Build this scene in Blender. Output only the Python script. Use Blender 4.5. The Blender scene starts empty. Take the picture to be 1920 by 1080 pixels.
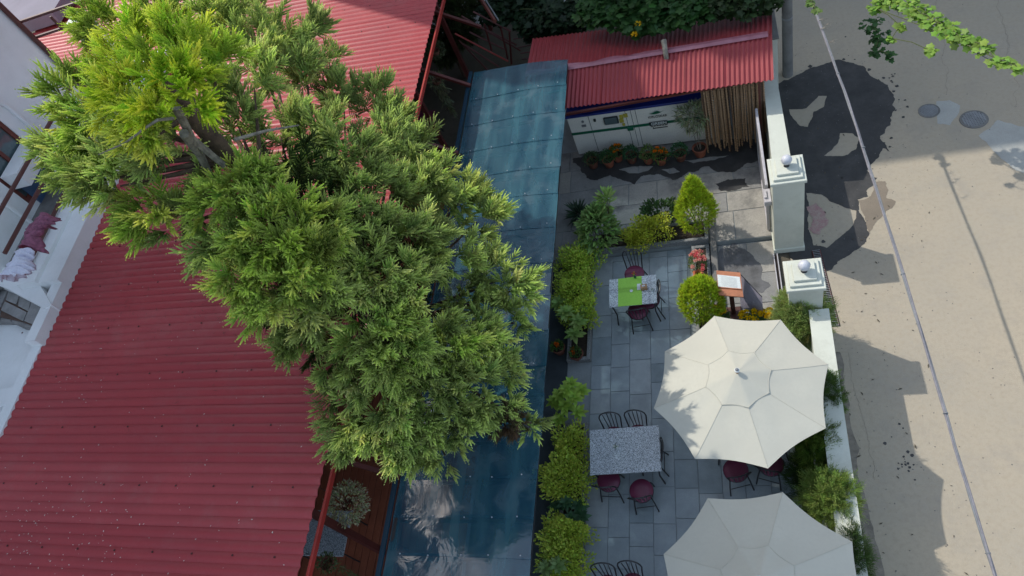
import bpy, math, random
import numpy as np
from mathutils import Vector, Matrix
from mathutils.geometry import tessellate_polygon
random.seed(7); R = np.random.default_rng(11)
S = bpy.context.scene; COL = S.collection
rad = math.radians
# ---------------------------------------------------------------- camera, sky, sun, exposure
F = 1326.0; H = 12.0
dn = np.array([530., 920., F]); dn /= np.linalg.norm(dn)
ya = np.array([225., -2040., F]); ya -= dn*(ya@dn); ya /= np.linalg.norm(ya)
xa = np.cross(ya, -dn)
if xa[0] < 0: xa = -xa
cd = bpy.data.cameras.new('camera'); cam = bpy.data.objects.new('camera', cd); COL.objects.link(cam)
right = Vector((xa[0], ya[0], -dn[0])); down = Vector((xa[1], ya[1], -dn[1])); fwd = Vector((xa[2], ya[2], -dn[2]))
m = Matrix((right, -down, -fwd)).transposed().to_4x4(); m.translation = Vector((0, 0, H))
cam.matrix_world = m; cd.sensor_width = 36; cd.lens = F/1920*36; cd.clip_end = 2000; cd.clip_start = .05
S.camera = cam
W = bpy.data.worlds.new('World'); S.world = W; W.use_nodes = True
nt = W.node_tree; bg = nt.nodes['Background']; sk = nt.nodes.new('ShaderNodeTexSky')
sk.sky_type = 'NISHITA'; sk.sun_disc = False; sk.sun_elevation = rad(50.3); sk.sun_rotation = rad(-58.8)
sk.air_density = 1.0; sk.dust_density = 2.5; sk.ozone_density = 1.0
wc_ = nt.nodes.new('ShaderNodeTexCoord'); wn = nt.nodes.new('ShaderNodeTexNoise'); wn.inputs['Scale'].default_value = 2.6; wn.inputs['Detail'].default_value = 7; wn.inputs['Roughness'].default_value = .6
nt.links.new(wc_.outputs['Generated'], wn.inputs['Vector']); wr = nt.nodes.new('ShaderNodeMapRange'); nt.links.new(wn.outputs[0], wr.inputs[0])
for i_, v_ in enumerate((.40,.60,.15,.92)): wr.inputs[1+i_].default_value = v_
wm = nt.nodes.new('ShaderNodeMix'); wm.data_type = 'RGBA'; nt.links.new(wr.outputs[0], wm.inputs[0]); nt.links.new(sk.outputs[0], wm.inputs[6]); wm.inputs[7].default_value = (3.4, 4.3, 5.5, 1)   # thin bright cloud
nt.links.new(wm.outputs[2], bg.inputs[0]); bg.inputs[1].default_value = 0.15
sd = bpy.data.lights.new('sun', 'SUN'); sun = bpy.data.objects.new('sun', sd); COL.objects.link(sun)
sd.energy = 2.3; sd.angle = rad(0.55); sd.color = (1, .95, .86)
sun.rotation_euler = Vector((-.71, .43, 1)).to_track_quat('Z', 'Y').to_euler()
S.view_settings.view_transform = 'Standard'; S.view_settings.look = 'None'; S.view_settings.exposure = 0.52
S.view_settings.gamma = 1; S.view_settings.use_curve_mapping = False

def ray(u, v):
    r = np.array([u-960, v-540, F]); return np.array([r@xa, r@ya, -(r@dn)])
def at(u, v, z=0.):            # point at height z seen at photo pixel (u, v)
    w = ray(u, v); t = (z-H)/w[2]; return np.array([w[0]*t, w[1]*t, z])
def hit(u, v, p0, n):          # where that line of sight meets a plane
    w = ray(u, v); c = np.array([0, 0, H]); p0 = np.array(p0, float); n = np.array(n, float)
    return c + w*(((p0-c)@n)/(w@n))
# ---------------------------------------------------------------- materials
def mat(name, col, rough=.7, bump=0, bscale=40, var=.12, vscale=3, metal=0, spec=.5, col2=None, trans=0, fine=.06, fscale=60, dirt=0, dcol=(.05,.045,.04)):
    M = bpy.data.materials.new(name); M.use_nodes = True; n = M.node_tree; L = n.links.new
    b = n.nodes['Principled BSDF']; tc = n.nodes.new('ShaderNodeTexCoord'); geo = n.nodes.new('ShaderNodeNewGeometry')
    P = geo.outputs['Position']
    def noise(sc, det=5, r=.6):
        q = n.nodes.new('ShaderNodeTexNoise'); q.inputs['Scale'].default_value = sc; q.inputs['Detail'].default_value = det
        q.inputs['Roughness'].default_value = r; L(P, q.inputs['Vector']); return q
    def mix(a, bb, f, bt='MIX'):
        q = n.nodes.new('ShaderNodeMix'); q.data_type = 'RGBA'; q.blend_type = bt
        for s, v in ((6, a), (7, bb), (0, f)):
            if hasattr(v, 'links'): L(v, q.inputs[s])
            elif s == 0: q.inputs[0].default_value = v
            else: q.inputs[s].default_value = (*v, 1)
        return q.outputs[2]
    def ramp(x, lo, hi):
        q = n.nodes.new('ShaderNodeMapRange'); q.inputs[1].default_value = lo; q.inputs[2].default_value = hi; L(x, q.inputs[0]); q.clamp = True; return q.outputs[0]
    c2 = col2 or tuple(x*(1-var*2.2) for x in col)
    n1 = noise(vscale)
    c = mix(col, c2, ramp(n1.outputs[0], .35, .68))
    if fine:
        n2 = noise(fscale, 3); c = mix(c, tuple(x*(1-fine*4) for x in col), ramp(n2.outputs[0], .45, .75))
    if dirt:
        n3 = noise(1.3, 8, .75); f = n.nodes.new('ShaderNodeMath'); f.operation = 'MULTIPLY'; f.inputs[1].default_value = dirt
        L(ramp(n3.outputs[0], .5, .72), f.inputs[0]); c = mix(c, dcol, f.outputs[0])
    L(c, b.inputs['Base Color']); b.inputs['Roughness'].default_value = rough; b.inputs['Metallic'].default_value = metal
    b.inputs['Specular IOR Level'].default_value = spec
    if bump:
        q = n.nodes.new('ShaderNodeBump'); q.inputs['Strength'].default_value = bump; q.inputs['Distance'].default_value = .01
        L(noise(bscale, 6).outputs[0], q.inputs['Height']); L(q.outputs[0], b.inputs['Normal'])
    return M
def leafmat(name, rough=.5, transl=.35, spec=.3):
    M = bpy.data.materials.new(name); M.use_nodes = True; n = M.node_tree; L = n.links.new
    b = n.nodes['Principled BSDF']; a = n.nodes.new('ShaderNodeAttribute'); a.attribute_name = 'tint'
    L(a.outputs['Color'], b.inputs['Base Color']); b.inputs['Roughness'].default_value = rough; b.inputs['Specular IOR Level'].default_value = spec
    t = n.nodes.new('ShaderNodeBsdfTranslucent'); L(a.outputs['Color'], t.inputs[0])
    x = n.nodes.new('ShaderNodeMixShader'); x.inputs[0].default_value = transl
    L(b.outputs[0], x.inputs[1]); L(t.outputs[0], x.inputs[2]); L(x.outputs[0], n.nodes['Material Output'].inputs[0]); return M
M = dict(
 road=mat('road_concrete', (.375,.32,.24), .88, .6, 45, .06, .55, col2=(.345,.305,.24), fine=.03, fscale=14, dirt=.5, dcol=(.27,.245,.21)),
 ground=mat('soil_ground', (.10,.085,.06), .95, .5, 20),
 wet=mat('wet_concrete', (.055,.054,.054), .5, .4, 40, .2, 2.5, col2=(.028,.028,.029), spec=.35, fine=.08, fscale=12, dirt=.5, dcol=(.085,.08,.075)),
 damp_lit=mat('damp_concrete_lit', (.22,.18,.135), .7, .2, 30, .1, 2),
 patch=mat('cement_patch', (.40,.40,.37), .85, .2, 30, .1, 2),
 pinkish=mat('pink_stain', (.34,.19,.19), .85, .1, 30, .2, 9, col2=(.37,.32,.26)),
 slate=mat('slate', (.32,.37,.40), .55, .35, 30, .16, 2.2, col2=(.22,.26,.285), fine=.06, fscale=90, dirt=.4, dcol=(.36,.38,.37)),
 slate2=mat('slate_light', (.38,.42,.44), .55, .35, 30, .16, 2.2, fine=.06, fscale=90, dirt=.3, dcol=(.12,.13,.14)),
 slate3=mat('slate_dark', (.26,.315,.345), .55, .35, 30, .16, 2.2, fine=.06, fscale=90),
 grout=mat('grout', (.27,.30,.31), .9, .3, 60),
 flag=mat('flagstone', (.36,.34,.30), .85, .4, 25, .14, 2.5, col2=(.27,.255,.23), fine=.08, fscale=50, dirt=.9, dcol=(.08,.08,.08)),
 flag2=mat('flagstone_grey', (.29,.285,.27), .85, .4, 25, .14, 2.5, fine=.08, fscale=50, dirt=.8, dcol=(.07,.07,.075)),
 kerb=mat('speckled_kerb', (.30,.31,.31), .8, .6, 90, .2, 40, fine=.2, fscale=120),
 wall=mat('painted_wall', (.60,.62,.54), .75, .3, 20, .05, 1.5, fine=.02, dirt=.6, dcol=(.40,.41,.34)),
 white=mat('white_plaster', (.84,.85,.85), .8, .15, 15, .06, 1.2, fine=.02, dirt=.4, dcol=(.60,.61,.58)),
 ball=mat('white_ball', (.62,.63,.68), .45, 0),
 terra=mat('terracotta_floor', (.38,.11,.055), .6, .2, 20, .2, 1.5, fine=.08),
 terra_d=mat('oxide_wall', (.13,.045,.028), .7, .2, 20, .2, 1.5),
 pot=mat('clay_pot', (.36,.115,.065), .8, .2, 40, .2, 8),
 potd=mat('old_clay_pot', (.19,.07,.045), .85, .2, 40, .2, 8),
 orangepot=mat('orange_pot', (.62,.17,.075), .6, .1, 40, .1, 8),
 soil=mat('soil', (.045,.032,.022), 1, .8, 60, .3, 20),
 redroof=mat('red_roof_paint', (.40,.052,.058), .42, .12, 12, .12, .8, col2=(.35,.05,.058), spec=.35, fine=.03, fscale=30, dirt=.30, dcol=(.36,.12,.12)),
 redroof2=mat('faded_roof_paint', (.44,.07,.076), .5, .12, 12, .12, .8, col2=(.37,.06,.066), spec=.3, fine=.03, fscale=30, dirt=.40, dcol=(.38,.15,.14)),
 redshed=mat('red_shed_paint', (.33,.045,.052), .5, .1, 12, .1, 1, spec=.4, dirt=.3, dcol=(.30,.04,.04)),
 cap=mat('ridge_cap_paint', (.36,.15,.19), .4, .3, 8, .15, 3, col2=(.26,.085,.11)),
 redpaint=mat('red_paint', (.40,.035,.025), .4, 0, 12, .15, 3),
 darkred=mat('dark_red_steel', (.11,.022,.018), .5, 0, 12, .2, 3),
 brownpipe=mat('brown_pipe', (.115,.035,.028), .45, 0, 12, .15, 3),
 brownframe=mat('brown_frame', (.16,.04,.028), .5, .1, 12, .15, 3),
 black=mat('black_metal', (.022,.022,.026), .4, 0, 12, .2, 5, spec=.5),
 maroon=mat('maroon_vinyl', (.15,.022,.06), .42, .05, 20, .1, 5),
 granite=None, cloth=mat('canvas', (.50,.485,.41), .9, .35, 5, .035, 1.4, fine=.015, fscale=20, dirt=.12, dcol=(.58,.57,.49)),
 silver=mat('silver_paint', (.52,.50,.52), .4, .1, 30, .12, 6, dirt=.25, dcol=(.28,.15,.10)),
 grey=mat('grey_metal', (.22,.23,.24), .5, .1, 30, .15, 5),
 cable=mat('cable_sheath', (.24,.23,.25), .7, .3, 60, .2, 9, col2=(.16,.155,.17)),
 green=mat('green_cloth', (.27,.52,.07), .85, .1, 80, .04, 5),
 paper=mat('paper', (.62,.66,.66), .7, 0, 20, .02, 5),
 wood=mat('varnished_wood', (.45,.16,.07), .45, .1, 30, .2, 4),
 woodd=mat('dark_wood', (.10,.03,.02), .5, .1, 30, .2, 4),
 lightwood=mat('light_wood', (.46,.26,.13), .6, .1, 30, .2, 14),
 lav=mat('pale_board', (.36,.34,.42), .6, 0, 20, .04, 4),  # white board, its shade put into the lavender-grey
 genw=mat('enclosure_paint', (.84,.82,.75), .45, .05, 10, .05, 1.5, dirt=.2, dcol=(.68,.65,.57)),
 blue=mat('blue_paint', (.012,.03,.22), .4, .05, 10, .15, 2),
 greens=mat('green_paint', (.005,.13,.065), .5, 0),
 yellow=mat('yellow_label', (.55,.47,.06), .6, 0, 20, .25, 25),
 ink=mat('black_ink', (.02,.03,.03), .6, 0),
 bead=mat('rope_strand', (.36,.22,.115), .55, .3, 60, .3, 30),
 beadd=mat('rope_strand_dark', (.12,.062,.03), .6, .3, 60, .3, 30),
 bark=mat('bark', (.13,.085,.055), .95, 1.0, 35, .3, 10),
 barkl=mat('pale_bark', (.30,.27,.22), .9, .8, 35, .3, 14),
 stem=mat('plant_stem', (.10,.12,.04), .8, .2, 40),
 deadleaf=mat('dry_twigs', (.10,.085,.06), .95, .3, 40),
 stone=mat('grey_stone', (.33,.32,.31), .85, .6, 25, .2, 4, dirt=.3, dcol=(.22,.2,.18)),
 mortar=mat('dark_mortar', (.13,.08,.06), .9, .4, 40),
 pinkcloth=mat('purple_cloth', (.34,.12,.19), .95, .3, 50, .25, 20),
 upper=mat('unseen_storey_dark', (.05,.065,.08), .8, .1, 10, .1, 1), terrace=mat('terrace_shade_tone', (.23,.21,.26), .8, .2, 10, .1, 1),  # upper darkens canopy reflections; terrace has shade put into its grey-lavender
 whitecloth=mat('white_cloth', (.72,.72,.84), .9, .2, 50, .06, 10),
 glass=mat('window_glass', (.10,.14,.15), .08, 0, 10, .1, 2, spec=.8),
 bluedoor=mat('blue_panel', (.06,.12,.22), .5, 0, 10, .1, 2),
 leaf=leafmat('leaf'), conifer=leafmat('conifer_needles', .55, .48, .25), petal=leafmat('petal', .7, .3, .1),
 concrete=mat('grey_concrete', (.20,.195,.185), .9, .4, 15, .2, 3, dirt=.4, dcol=(.09,.09,.09)),
 dark=mat('dark_interior', (.03,.022,.02), .9, 0),
)
def m_granite():
    q = bpy.data.materials.new('speckled_granite'); q.use_nodes = True; n = q.node_tree; L = n.links.new
    b = n.nodes['Principled BSDF']; g = n.nodes.new('ShaderNodeNewGeometry')
    v = n.nodes.new('ShaderNodeTexVoronoi'); v.inputs['Scale'].default_value = 130; L(g.outputs['Position'], v.inputs['Vector'])
    r = n.nodes.new('ShaderNodeValToRGB'); L(v.outputs['Color'], r.inputs[0]); r.color_ramp.interpolation = 'CONSTANT'
    e = r.color_ramp.elements; e[0].color = (.10,.115,.12,1); e[1].position = .28; e[1].color = (.42,.46,.50,1)
    for p, c in ((.48,(.20,.23,.25,1)), (.6,(.62,.66,.70,1)), (.8,(.34,.37,.40,1))): x = e.new(p); x.color = c
    L(r.outputs[0], b.inputs['Base Color']); b.inputs['Roughness'].default_value = .28; return q
M['granite'] = m_granite()
def m_canopy():
    q = bpy.data.materials.new('blue_fibreglass'); q.use_nodes = True; n = q.node_tree; L = n.links.new
    b = n.nodes['Principled BSDF']; g = n.nodes.new('ShaderNodeNewGeometry'); P = g.outputs['Position']
    def noise(sc, det, vec=P, dist=0):
        k = n.nodes.new('ShaderNodeTexNoise'); k.inputs['Scale'].default_value = sc; k.inputs['Detail'].default_value = det
        k.inputs['Distortion'].default_value = dist; L(vec, k.inputs['Vector']); return k.outputs[0]
    mp = n.nodes.new('ShaderNodeMapping'); mp.inputs['Scale'].default_value = (5, .7, 1); L(P, mp.inputs['Vector'])
    def rng(x, a, c, lo=0, hi=1):
        k = n.nodes.new('ShaderNodeMapRange'); L(x, k.inputs[0])
        for i, v in enumerate((a, c, lo, hi)): k.inputs[1+i].default_value = v
        return k.outputs[0]
    mx = n.nodes.new('ShaderNodeMix'); mx.data_type = 'RGBA'; mx.inputs[6].default_value = (.026,.10,.15,1); mx.inputs[7].default_value = (.07,.20,.25,1); b.inputs['IOR'].default_value = 1.85
    L(rng(noise(1, 6, mp.outputs[0]), .38, .68), mx.inputs[0])
    m2 = n.nodes.new('ShaderNodeMix'); m2.data_type = 'RGBA'; L(mx.outputs[2], m2.inputs[6]); m2.inputs[7].default_value = (.22,.32,.36,1)
    L(rng(noise(2.2, 8, P, .6), .52, .80, 0, .6), m2.inputs[0]); L(m2.outputs[2], b.inputs['Base Color'])
    L(rng(noise(1.5, 5), .4, .7, .05, .22), b.inputs['Roughness']); b.inputs['Specular IOR Level'].default_value = .5
    bp = n.nodes.new('ShaderNodeBump'); bp.inputs['Strength'].default_value = .5; bp.inputs['Distance'].default_value = .02
    L(noise(1.6, 4, P, 1.0), bp.inputs['Height']); L(bp.outputs[0], b.inputs['Normal'])
    t = n.nodes.new('ShaderNodeBsdfTransparent'); t.inputs[0].default_value = (.30,.42,.50,1)
    x = n.nodes.new('ShaderNodeMixShader'); x.inputs[0].default_value = .42
    L(b.outputs[0], x.inputs[1]); L(t.outputs[0], x.inputs[2]); L(x.outputs[0], n.nodes['Material Output'].inputs[0]); return q
M['canopy'] = m_canopy()
# ---------------------------------------------------------------- mesh helpers
class MB:
    def __init__(s): s.v = []; s.f = []; s.mi = []; s.cur = 0
    def add(s, vs, fs):
        b = len(s.v); s.v += [tuple(map(float, p)) for p in vs]; s.f += [tuple(b+i for i in f) for f in fs]; s.mi += [s.cur]*len(fs); return s
    def box(s, x0, y0, z0, x1, y1, z1, bev=0):
        if bev:
            b = bev; lv = [(z0, b), (z0+b, 0), (z1-b, 0), (z1, b)]; vs = []
            for z, i in lv: vs += [(x0+i,y0+i,z),(x1-i,y0+i,z),(x1-i,y1-i,z),(x0+i,y1-i,z)]
            fs = [(3,2,1,0), (12,13,14,15)] + [(k*4+j, k*4+(j+1)%4, k*4+4+(j+1)%4, k*4+4+j) for k in range(3) for j in range(4)]
            return s.add(vs, fs)
        return s.add([(x0,y0,z0),(x1,y0,z0),(x1,y1,z0),(x0,y1,z0),(x0,y0,z1),(x1,y0,z1),(x1,y1,z1),(x0,y1,z1)],
              [(3,2,1,0),(4,5,6,7),(0,1,5,4),(1,2,6,5),(2,3,7,6),(3,0,4,7)])
    def prism(s, pts, z0, z1):
        n = len(pts); return s.add([(p[0],p[1],z0) for p in pts]+[(p[0],p[1],z1) for p in pts],
              [tuple(range(n-1,-1,-1)), tuple(range(n,2*n))]+[(i,(i+1)%n,n+(i+1)%n,n+i) for i in range(n)])
    def tube(s, pts, r, k=8, cap=True):
        pts = [Vector(p) for p in pts]; n = len(pts); rs = r if isinstance(r, (list, tuple)) else [r]*n
        up = None; vs = []
        for i, p in enumerate(pts):
            t = (pts[min(i+1,n-1)]-pts[max(i-1,0)]).normalized()
            if up is None: up = t.orthogonal().normalized()
            up = (up - t*up.dot(t)).normalized(); w = t.cross(up)
            for j in range(k):
                a = 2*math.pi*j/k; vs.append(p+up*math.cos(a)*rs[i]+w*math.sin(a)*rs[i])
        fs = [(i*k+j, i*k+(j+1)%k, (i+1)*k+(j+1)%k, (i+1)*k+j) for i in range(n-1) for j in range(k)]
        if cap: fs += [tuple(range(k-1,-1,-1)), tuple((n-1)*k+j for j in range(k))]
        return s.add(vs, fs)
    def lathe(s, prof, c=(0,0,0), k=20, cap=True):
        vs = [(c[0]+r*math.cos(2*math.pi*j/k), c[1]+r*math.sin(2*math.pi*j/k), c[2]+z) for r, z in prof for j in range(k)]
        n = len(prof); fs = [(i*k+j, i*k+(j+1)%k, (i+1)*k+(j+1)%k, (i+1)*k+j) for i in range(n-1) for j in range(k)]
        if cap: fs += [tuple(range(k-1,-1,-1)), tuple((n-1)*k+j for j in range(k))]
        return s.add(vs, fs)
    def sphere(s, c, r, k=12, sq=(1,1,1)):
        n = k//2; vs = []; fs = []
        for i in range(1, n):
            for j in range(k):
                t = math.pi*i/n; p = 2*math.pi*j/k
                vs.append((c[0]+r*sq[0]*math.sin(t)*math.cos(p), c[1]+r*sq[1]*math.sin(t)*math.sin(p), c[2]+r*sq[2]*math.cos(t)))
        vs += [(c[0],c[1],c[2]+r*sq[2]), (c[0],c[1],c[2]-r*sq[2])]; T = len(vs)-2
        fs += [(i*k+j, (i+1)*k+j, (i+1)*k+(j+1)%k, i*k+(j+1)%k) for i in range(n-2) for j in range(k)]
        fs += [(T, j, (j+1)%k) for j in range(k)] + [(T+1, (n-2)*k+(j+1)%k, (n-2)*k+j) for j in range(k)]
        return s.add(vs, fs)
    def mesh(s, name, mats, smooth=False):
        me = bpy.data.meshes.new(name); me.from_pydata(s.v, [], s.f)
        for q in (mats if isinstance(mats, (list, tuple)) else [mats]): me.materials.append(q)
        me.polygons.foreach_set('material_index', s.mi); me.polygons.foreach_set('use_smooth', [smooth]*len(s.f)); me.update(); return me
    def build(s, name, mats, parent=None, smooth=False, loc=None, kind=None):
        return link(name, s.mesh(name, mats, smooth), parent, loc, kind)
def link(name, me, parent=None, loc=None, kind=None):
    o = bpy.data.objects.new(name, me); COL.objects.link(o)
    if parent: o.parent = parent
    if loc is not None: o.location = loc
    if kind: o['kind'] = kind
    if me and len(me.polygons) and me.polygons[0].use_smooth:
        try: me.set_sharp_from_angle(angle=rad(40))
        except Exception: pass
    return o
def tag(o, label, cat, group=None):
    o['label'] = label; o['category'] = cat
    if group: o['group'] = group
    return o
def thing(name, label, cat, loc=(0,0,0), rz=0, group=None):
    o = bpy.data.objects.new(name, None); COL.objects.link(o); o.location = loc; o.rotation_euler = (0,0,rz); o.empty_display_size = .1
    return tag(o, label, cat, group)
def dup(root, label, loc, rz=0, group=None, scale=None):
    c = root.copy(); COL.objects.link(c); c.location = loc; c.rotation_euler = (0,0,rz); c['label'] = label
    if group: c['group'] = group
    if scale: c.scale = (scale,)*3
    def rec(a, b):
        for ch in list(KIDS.get(a.name, [])) or list(a.children):
            d = ch.copy(); COL.objects.link(d); d.parent = b; rec(ch, d)
    rec(root, c); return c
KIDS = {}
# ---- scattering of leaf templates, as numpy
class TPL:
    def __init__(s, v, f, w=None): s.v = np.array(v, float); s.f = np.array(f, int); s.w = np.zeros(len(v)) if w is None else np.array(w, float)
def frames(dirs, roll=None):
    d = dirs/np.linalg.norm(dirs, axis=1, keepdims=True); n = len(d)
    a = np.tile([0., 0., 1.], (n, 1)); a[np.abs(d[:,2]) > .95] = [1, 0, 0]
    y = np.cross(a, d); y /= np.linalg.norm(y, axis=1, keepdims=True); z = np.cross(d, y)
    if roll is None: roll = R.uniform(0, 2*np.pi, n)
    c, s_ = np.cos(roll)[:,None], np.sin(roll)[:,None]; y2 = y*c+z*s_; z2 = -y*s_+z*c
    return np.stack([d, y2, z2], 2)
def scatter(name, tpl, pos, dirs, size, cols, tip, mt, parent, roll=None):
    """one mesh from many copies of a template; cols base colour per copy, tip colour blended with template weight"""
    tpls = tpl if isinstance(tpl, list) else [tpl]; n = len(pos); Fm = frames(dirs, roll); which = R.integers(0, len(tpls), n)
    V = []; T = []; C = []; off = 0
    size = np.broadcast_to(size, (n,)); tip = np.broadcast_to(tip, (n, 3))
    for k, tp in enumerate(tpls):
        ix = np.where(which == k)[0]
        if not len(ix): continue
        v = np.einsum('nij,vj->nvi', Fm[ix], tp.v)*size[ix][:,None,None]+pos[ix][:,None,:]
        f = tp.f[None]+(np.arange(len(ix))*len(tp.v))[:,None,None]+off
        c = cols[ix][:,None,:]*(1-tp.w[None,:,None])+tip[ix][:,None,:]*tp.w[None,:,None]
        V.append(v.reshape(-1,3)); T.append(f.reshape(-1,3)); C.append(c.reshape(-1,3)); off += v.shape[0]*v.shape[1]
    V = np.concatenate(V); T = np.concatenate(T); C = np.clip(np.concatenate(C), 0, 1)
    me = bpy.data.meshes.new(name); me.vertices.add(len(V)); me.vertices.foreach_set('co', V.ravel().astype(np.float32))
    me.loops.add(T.size); me.loops.foreach_set('vertex_index', T.ravel().astype(np.int32))
    me.polygons.add(len(T)); me.polygons.foreach_set('loop_start', np.arange(0, T.size, 3, dtype=np.int32)); me.update(calc_edges=True)
    a = me.color_attributes.new('tint', 'FLOAT_COLOR', 'POINT'); a.data.foreach_set('color', np.concatenate([C, np.ones((len(C),1))], 1).ravel().astype(np.float32))
    me.materials.append(mt); o = bpy.data.objects.new(name, me); COL.objects.link(o)
    if parent: o.parent = parent
    return o
def leaf_tpl(w=.5, fold=.15, droop=.15, seg=3):
    vs = [(0,0,0)]; fs = []
    for i in range(1, seg+1):
        t = i/(seg+1); ww = w*.5*math.sin(math.pi*t**.85)
        vs += [(t, -ww, fold*ww-droop*t*t), (t, 0, -droop*t*t), (t, ww, fold*ww-droop*t*t)]
    vs.append((1, 0, -droop)); e = len(vs)-1
    fs += [(0,1,2),(0,2,3)]
    for i in range(seg-1):
        a = 1+3*i; b = a+3; fs += [(a,b,a+1),(b,b+1,a+1),(a+1,b+1,a+2),(b+1,b+2,a+2)]
    a = 1+3*(seg-1); fs += [(a,e,a+1),(a+1,e,a+2)]
    return TPL(vs, fs, [.25+.75*v[0]**.6 for v in vs])
def lobed_tpl():
    vs = [(0,0,0), (.45,0,.0)]; n = 15; ring = []
    for i in range(n):
        a = -math.pi*.86+i*(1.72*math.pi/(n-1)); r = .52*(1+.24*math.cos(5*a)) ; vs.append((.45+r*math.cos(a), r*math.sin(a), -.28*r*r+.04*math.cos(5*a)))
    fs = [(1, 2+i, 3+i) for i in range(n-1)] + [(1, n+1, 0), (1, 0, 2)]
    return TPL(vs, fs, [.3*v[0] for v in vs])
def finger_spray(nf=10, L=1., drop=.15, seed=0, needles=6, wide=.014, nl=.075, spread=.8, cord=0):
    """a conifer shoot: arching axis with side shoots, each set with short needles"""
    g = np.random.default_rng(seed); V = []; Fc = []; Wt = []
    def shoot(p0, d, ln, w0, w1):
        d = d/np.linalg.norm(d); a = np.cross(d, [0,0,1.]); a = a/np.linalg.norm(a) if np.linalg.norm(a) > .01 else np.array([1.,0,0]); b = np.cross(d, a)
        for j in range(needles):
            t = j/(needles-1); p = p0+d*ln*t+np.array([0,0,-drop*.35*(ln*t)**2])
            for q in range(3):
                an = g.uniform(0, 6.28); rr = a*math.cos(an)+b*math.sin(an); nd = d*.85+rr*.62; nd /= np.linalg.norm(nd)
                s = np.cross(nd, rr); s = s/np.linalg.norm(s)*wide*.5; l = nl*(1-.35*t)*g.uniform(.8,1.2); k = len(V)
                V.extend([p-s, p+s, p+nd*l]); Fc.append((k,k+1,k+2)); w = w0+(w1-w0)*t; Wt.extend([w*.8, w*.8, min(1, w*1.1)])
        for q in range(3 if cord else 1):
            an = q*math.pi/3; s = (a*math.cos(an)+b*math.sin(an))*(cord or wide*.45); k = len(V); e = p0+d*ln*.93; mm = p0+d*ln*.5+[0,0,.01]
            V.extend([p0-s*.55, p0+s*.55, mm-s, mm+s, e-s*.45, e+s*.45]); Fc.extend([(k,k+1,k+2),(k+1,k+3,k+2),(k+2,k+3,k+4),(k+3,k+5,k+4)]); Wt.extend([w0*.5,w0*.5,(w0+w1)/2,(w0+w1)/2,w1,w1])
    for i in range(nf):
        t = (i+.6)/nf; side = 1 if i % 2 else -1; p = np.array([t*L*.62, 0, -drop*t*t])
        an = (1-t*.55)*spread*side; shoot(p, np.array([math.cos(an), math.sin(an), g.uniform(-.15,.45)]), L*g.uniform(.3,.44)*(1-.15*t), .15+.3*t, .55+.45*t)
    shoot(np.array([.5*L,0,-drop*.3]), np.array([1.,0,-.1]), L*.48, .4, 1)
    return TPL(V, Fc, Wt)
LEAF = leaf_tpl(); LONG = leaf_tpl(.30, .2, .25, 4); BROAD = leaf_tpl(.46, .22, .16, 4); NARROW = leaf_tpl(.13, .1, .3, 3); LOBE = lobed_tpl()
SPRAY = [finger_spray(9, seed=i, needles=4, wide=.030, nl=.095, cord=.034) for i in range(5)]
FAN = [finger_spray(8, seed=20+i, needles=4, nl=.10, wide=.045, spread=.6, drop=.0) for i in range(3)]
FEATHER = [finger_spray(9, seed=30+i, needles=5, nl=.13, wide=.022, spread=.9, drop=.3, cord=.008) for i in range(3)]
def jit(c, n, v=.25, h=.12):
    c = np.array(c)[None]*(1+R.normal(0, v, (n,1))); return np.clip(c*(1+R.normal(0, h, (n,3))), .004, 1)
def sph(n):
    d = R.normal(size=(n,3)); return d/np.linalg.norm(d, axis=1, keepdims=True)
def lumps(d, k=9, s=.22):
    c = sph(k); return 1+s*(np.max(np.exp(6*(d@c.T-1)), axis=1)*1.6-.7)
# ================================================================ THE SETTING
b = MB(); b.add([(-300,-300,-.03),(300,-300,-.03),(300,300,-.03),(-300,300,-.03)], [(0,1,2,3)]); b.build('ground', M['ground'], kind='structure')
b = MB(); b.add([(.9,-20,0),(60,-20,0),(60,40,0),(.9,40,0)], [(0,1,2,3)]); b.build('road', M['road'], kind='structure')
def jagged(px, z, amp=.03, step=.07, seed=1, lo=0):
    g = random.Random(seed); P = [np.array(at(u, v, lo)[:2]) for u, v in px]; rough = min(.26, amp*7)
    while True:
        Q = []; mx = 0
        for i in range(len(P)):
            a, c = P[i], P[(i+1) % len(P)]; L_ = np.linalg.norm(c-a); mx = max(mx, L_); Q.append(a)
            if L_ > .022: Q.append((a+c)/2+np.array([-(c-a)[1], (c-a)[0]])*g.gauss(0, rough*.55))
        if len(Q) == len(P): break
        P = Q
    return [Vector((*p, z)) for p in P]
def sheet(name, loops, mt, parent=None, kind='structure'):
    tris = tessellate_polygon(loops); vs = [v for l in loops for v in l]; fs = []
    for t in tris:
        a, b_, c = (vs[i] for i in t); fs.append(t if (b_-a).cross(c-a).z > 0 else t[::-1])
    q = MB(); q.add(vs, fs); return q.build(name, mt, parent, kind=kind)
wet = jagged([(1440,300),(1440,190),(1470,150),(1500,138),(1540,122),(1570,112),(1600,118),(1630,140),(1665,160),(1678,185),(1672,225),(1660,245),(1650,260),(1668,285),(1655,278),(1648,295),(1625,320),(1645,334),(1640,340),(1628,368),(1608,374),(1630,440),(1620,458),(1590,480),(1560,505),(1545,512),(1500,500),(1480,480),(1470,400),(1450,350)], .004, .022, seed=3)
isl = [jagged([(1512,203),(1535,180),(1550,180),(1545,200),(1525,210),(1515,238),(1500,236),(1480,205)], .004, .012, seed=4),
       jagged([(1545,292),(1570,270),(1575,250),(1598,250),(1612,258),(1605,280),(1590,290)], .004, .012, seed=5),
       jagged([(1512,362),(1540,365),(1575,385),(1606,395),(1605,410),(1575,445),(1550,465),(1525,460),(1516,420)], .004, .012, seed=6)]
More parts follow.
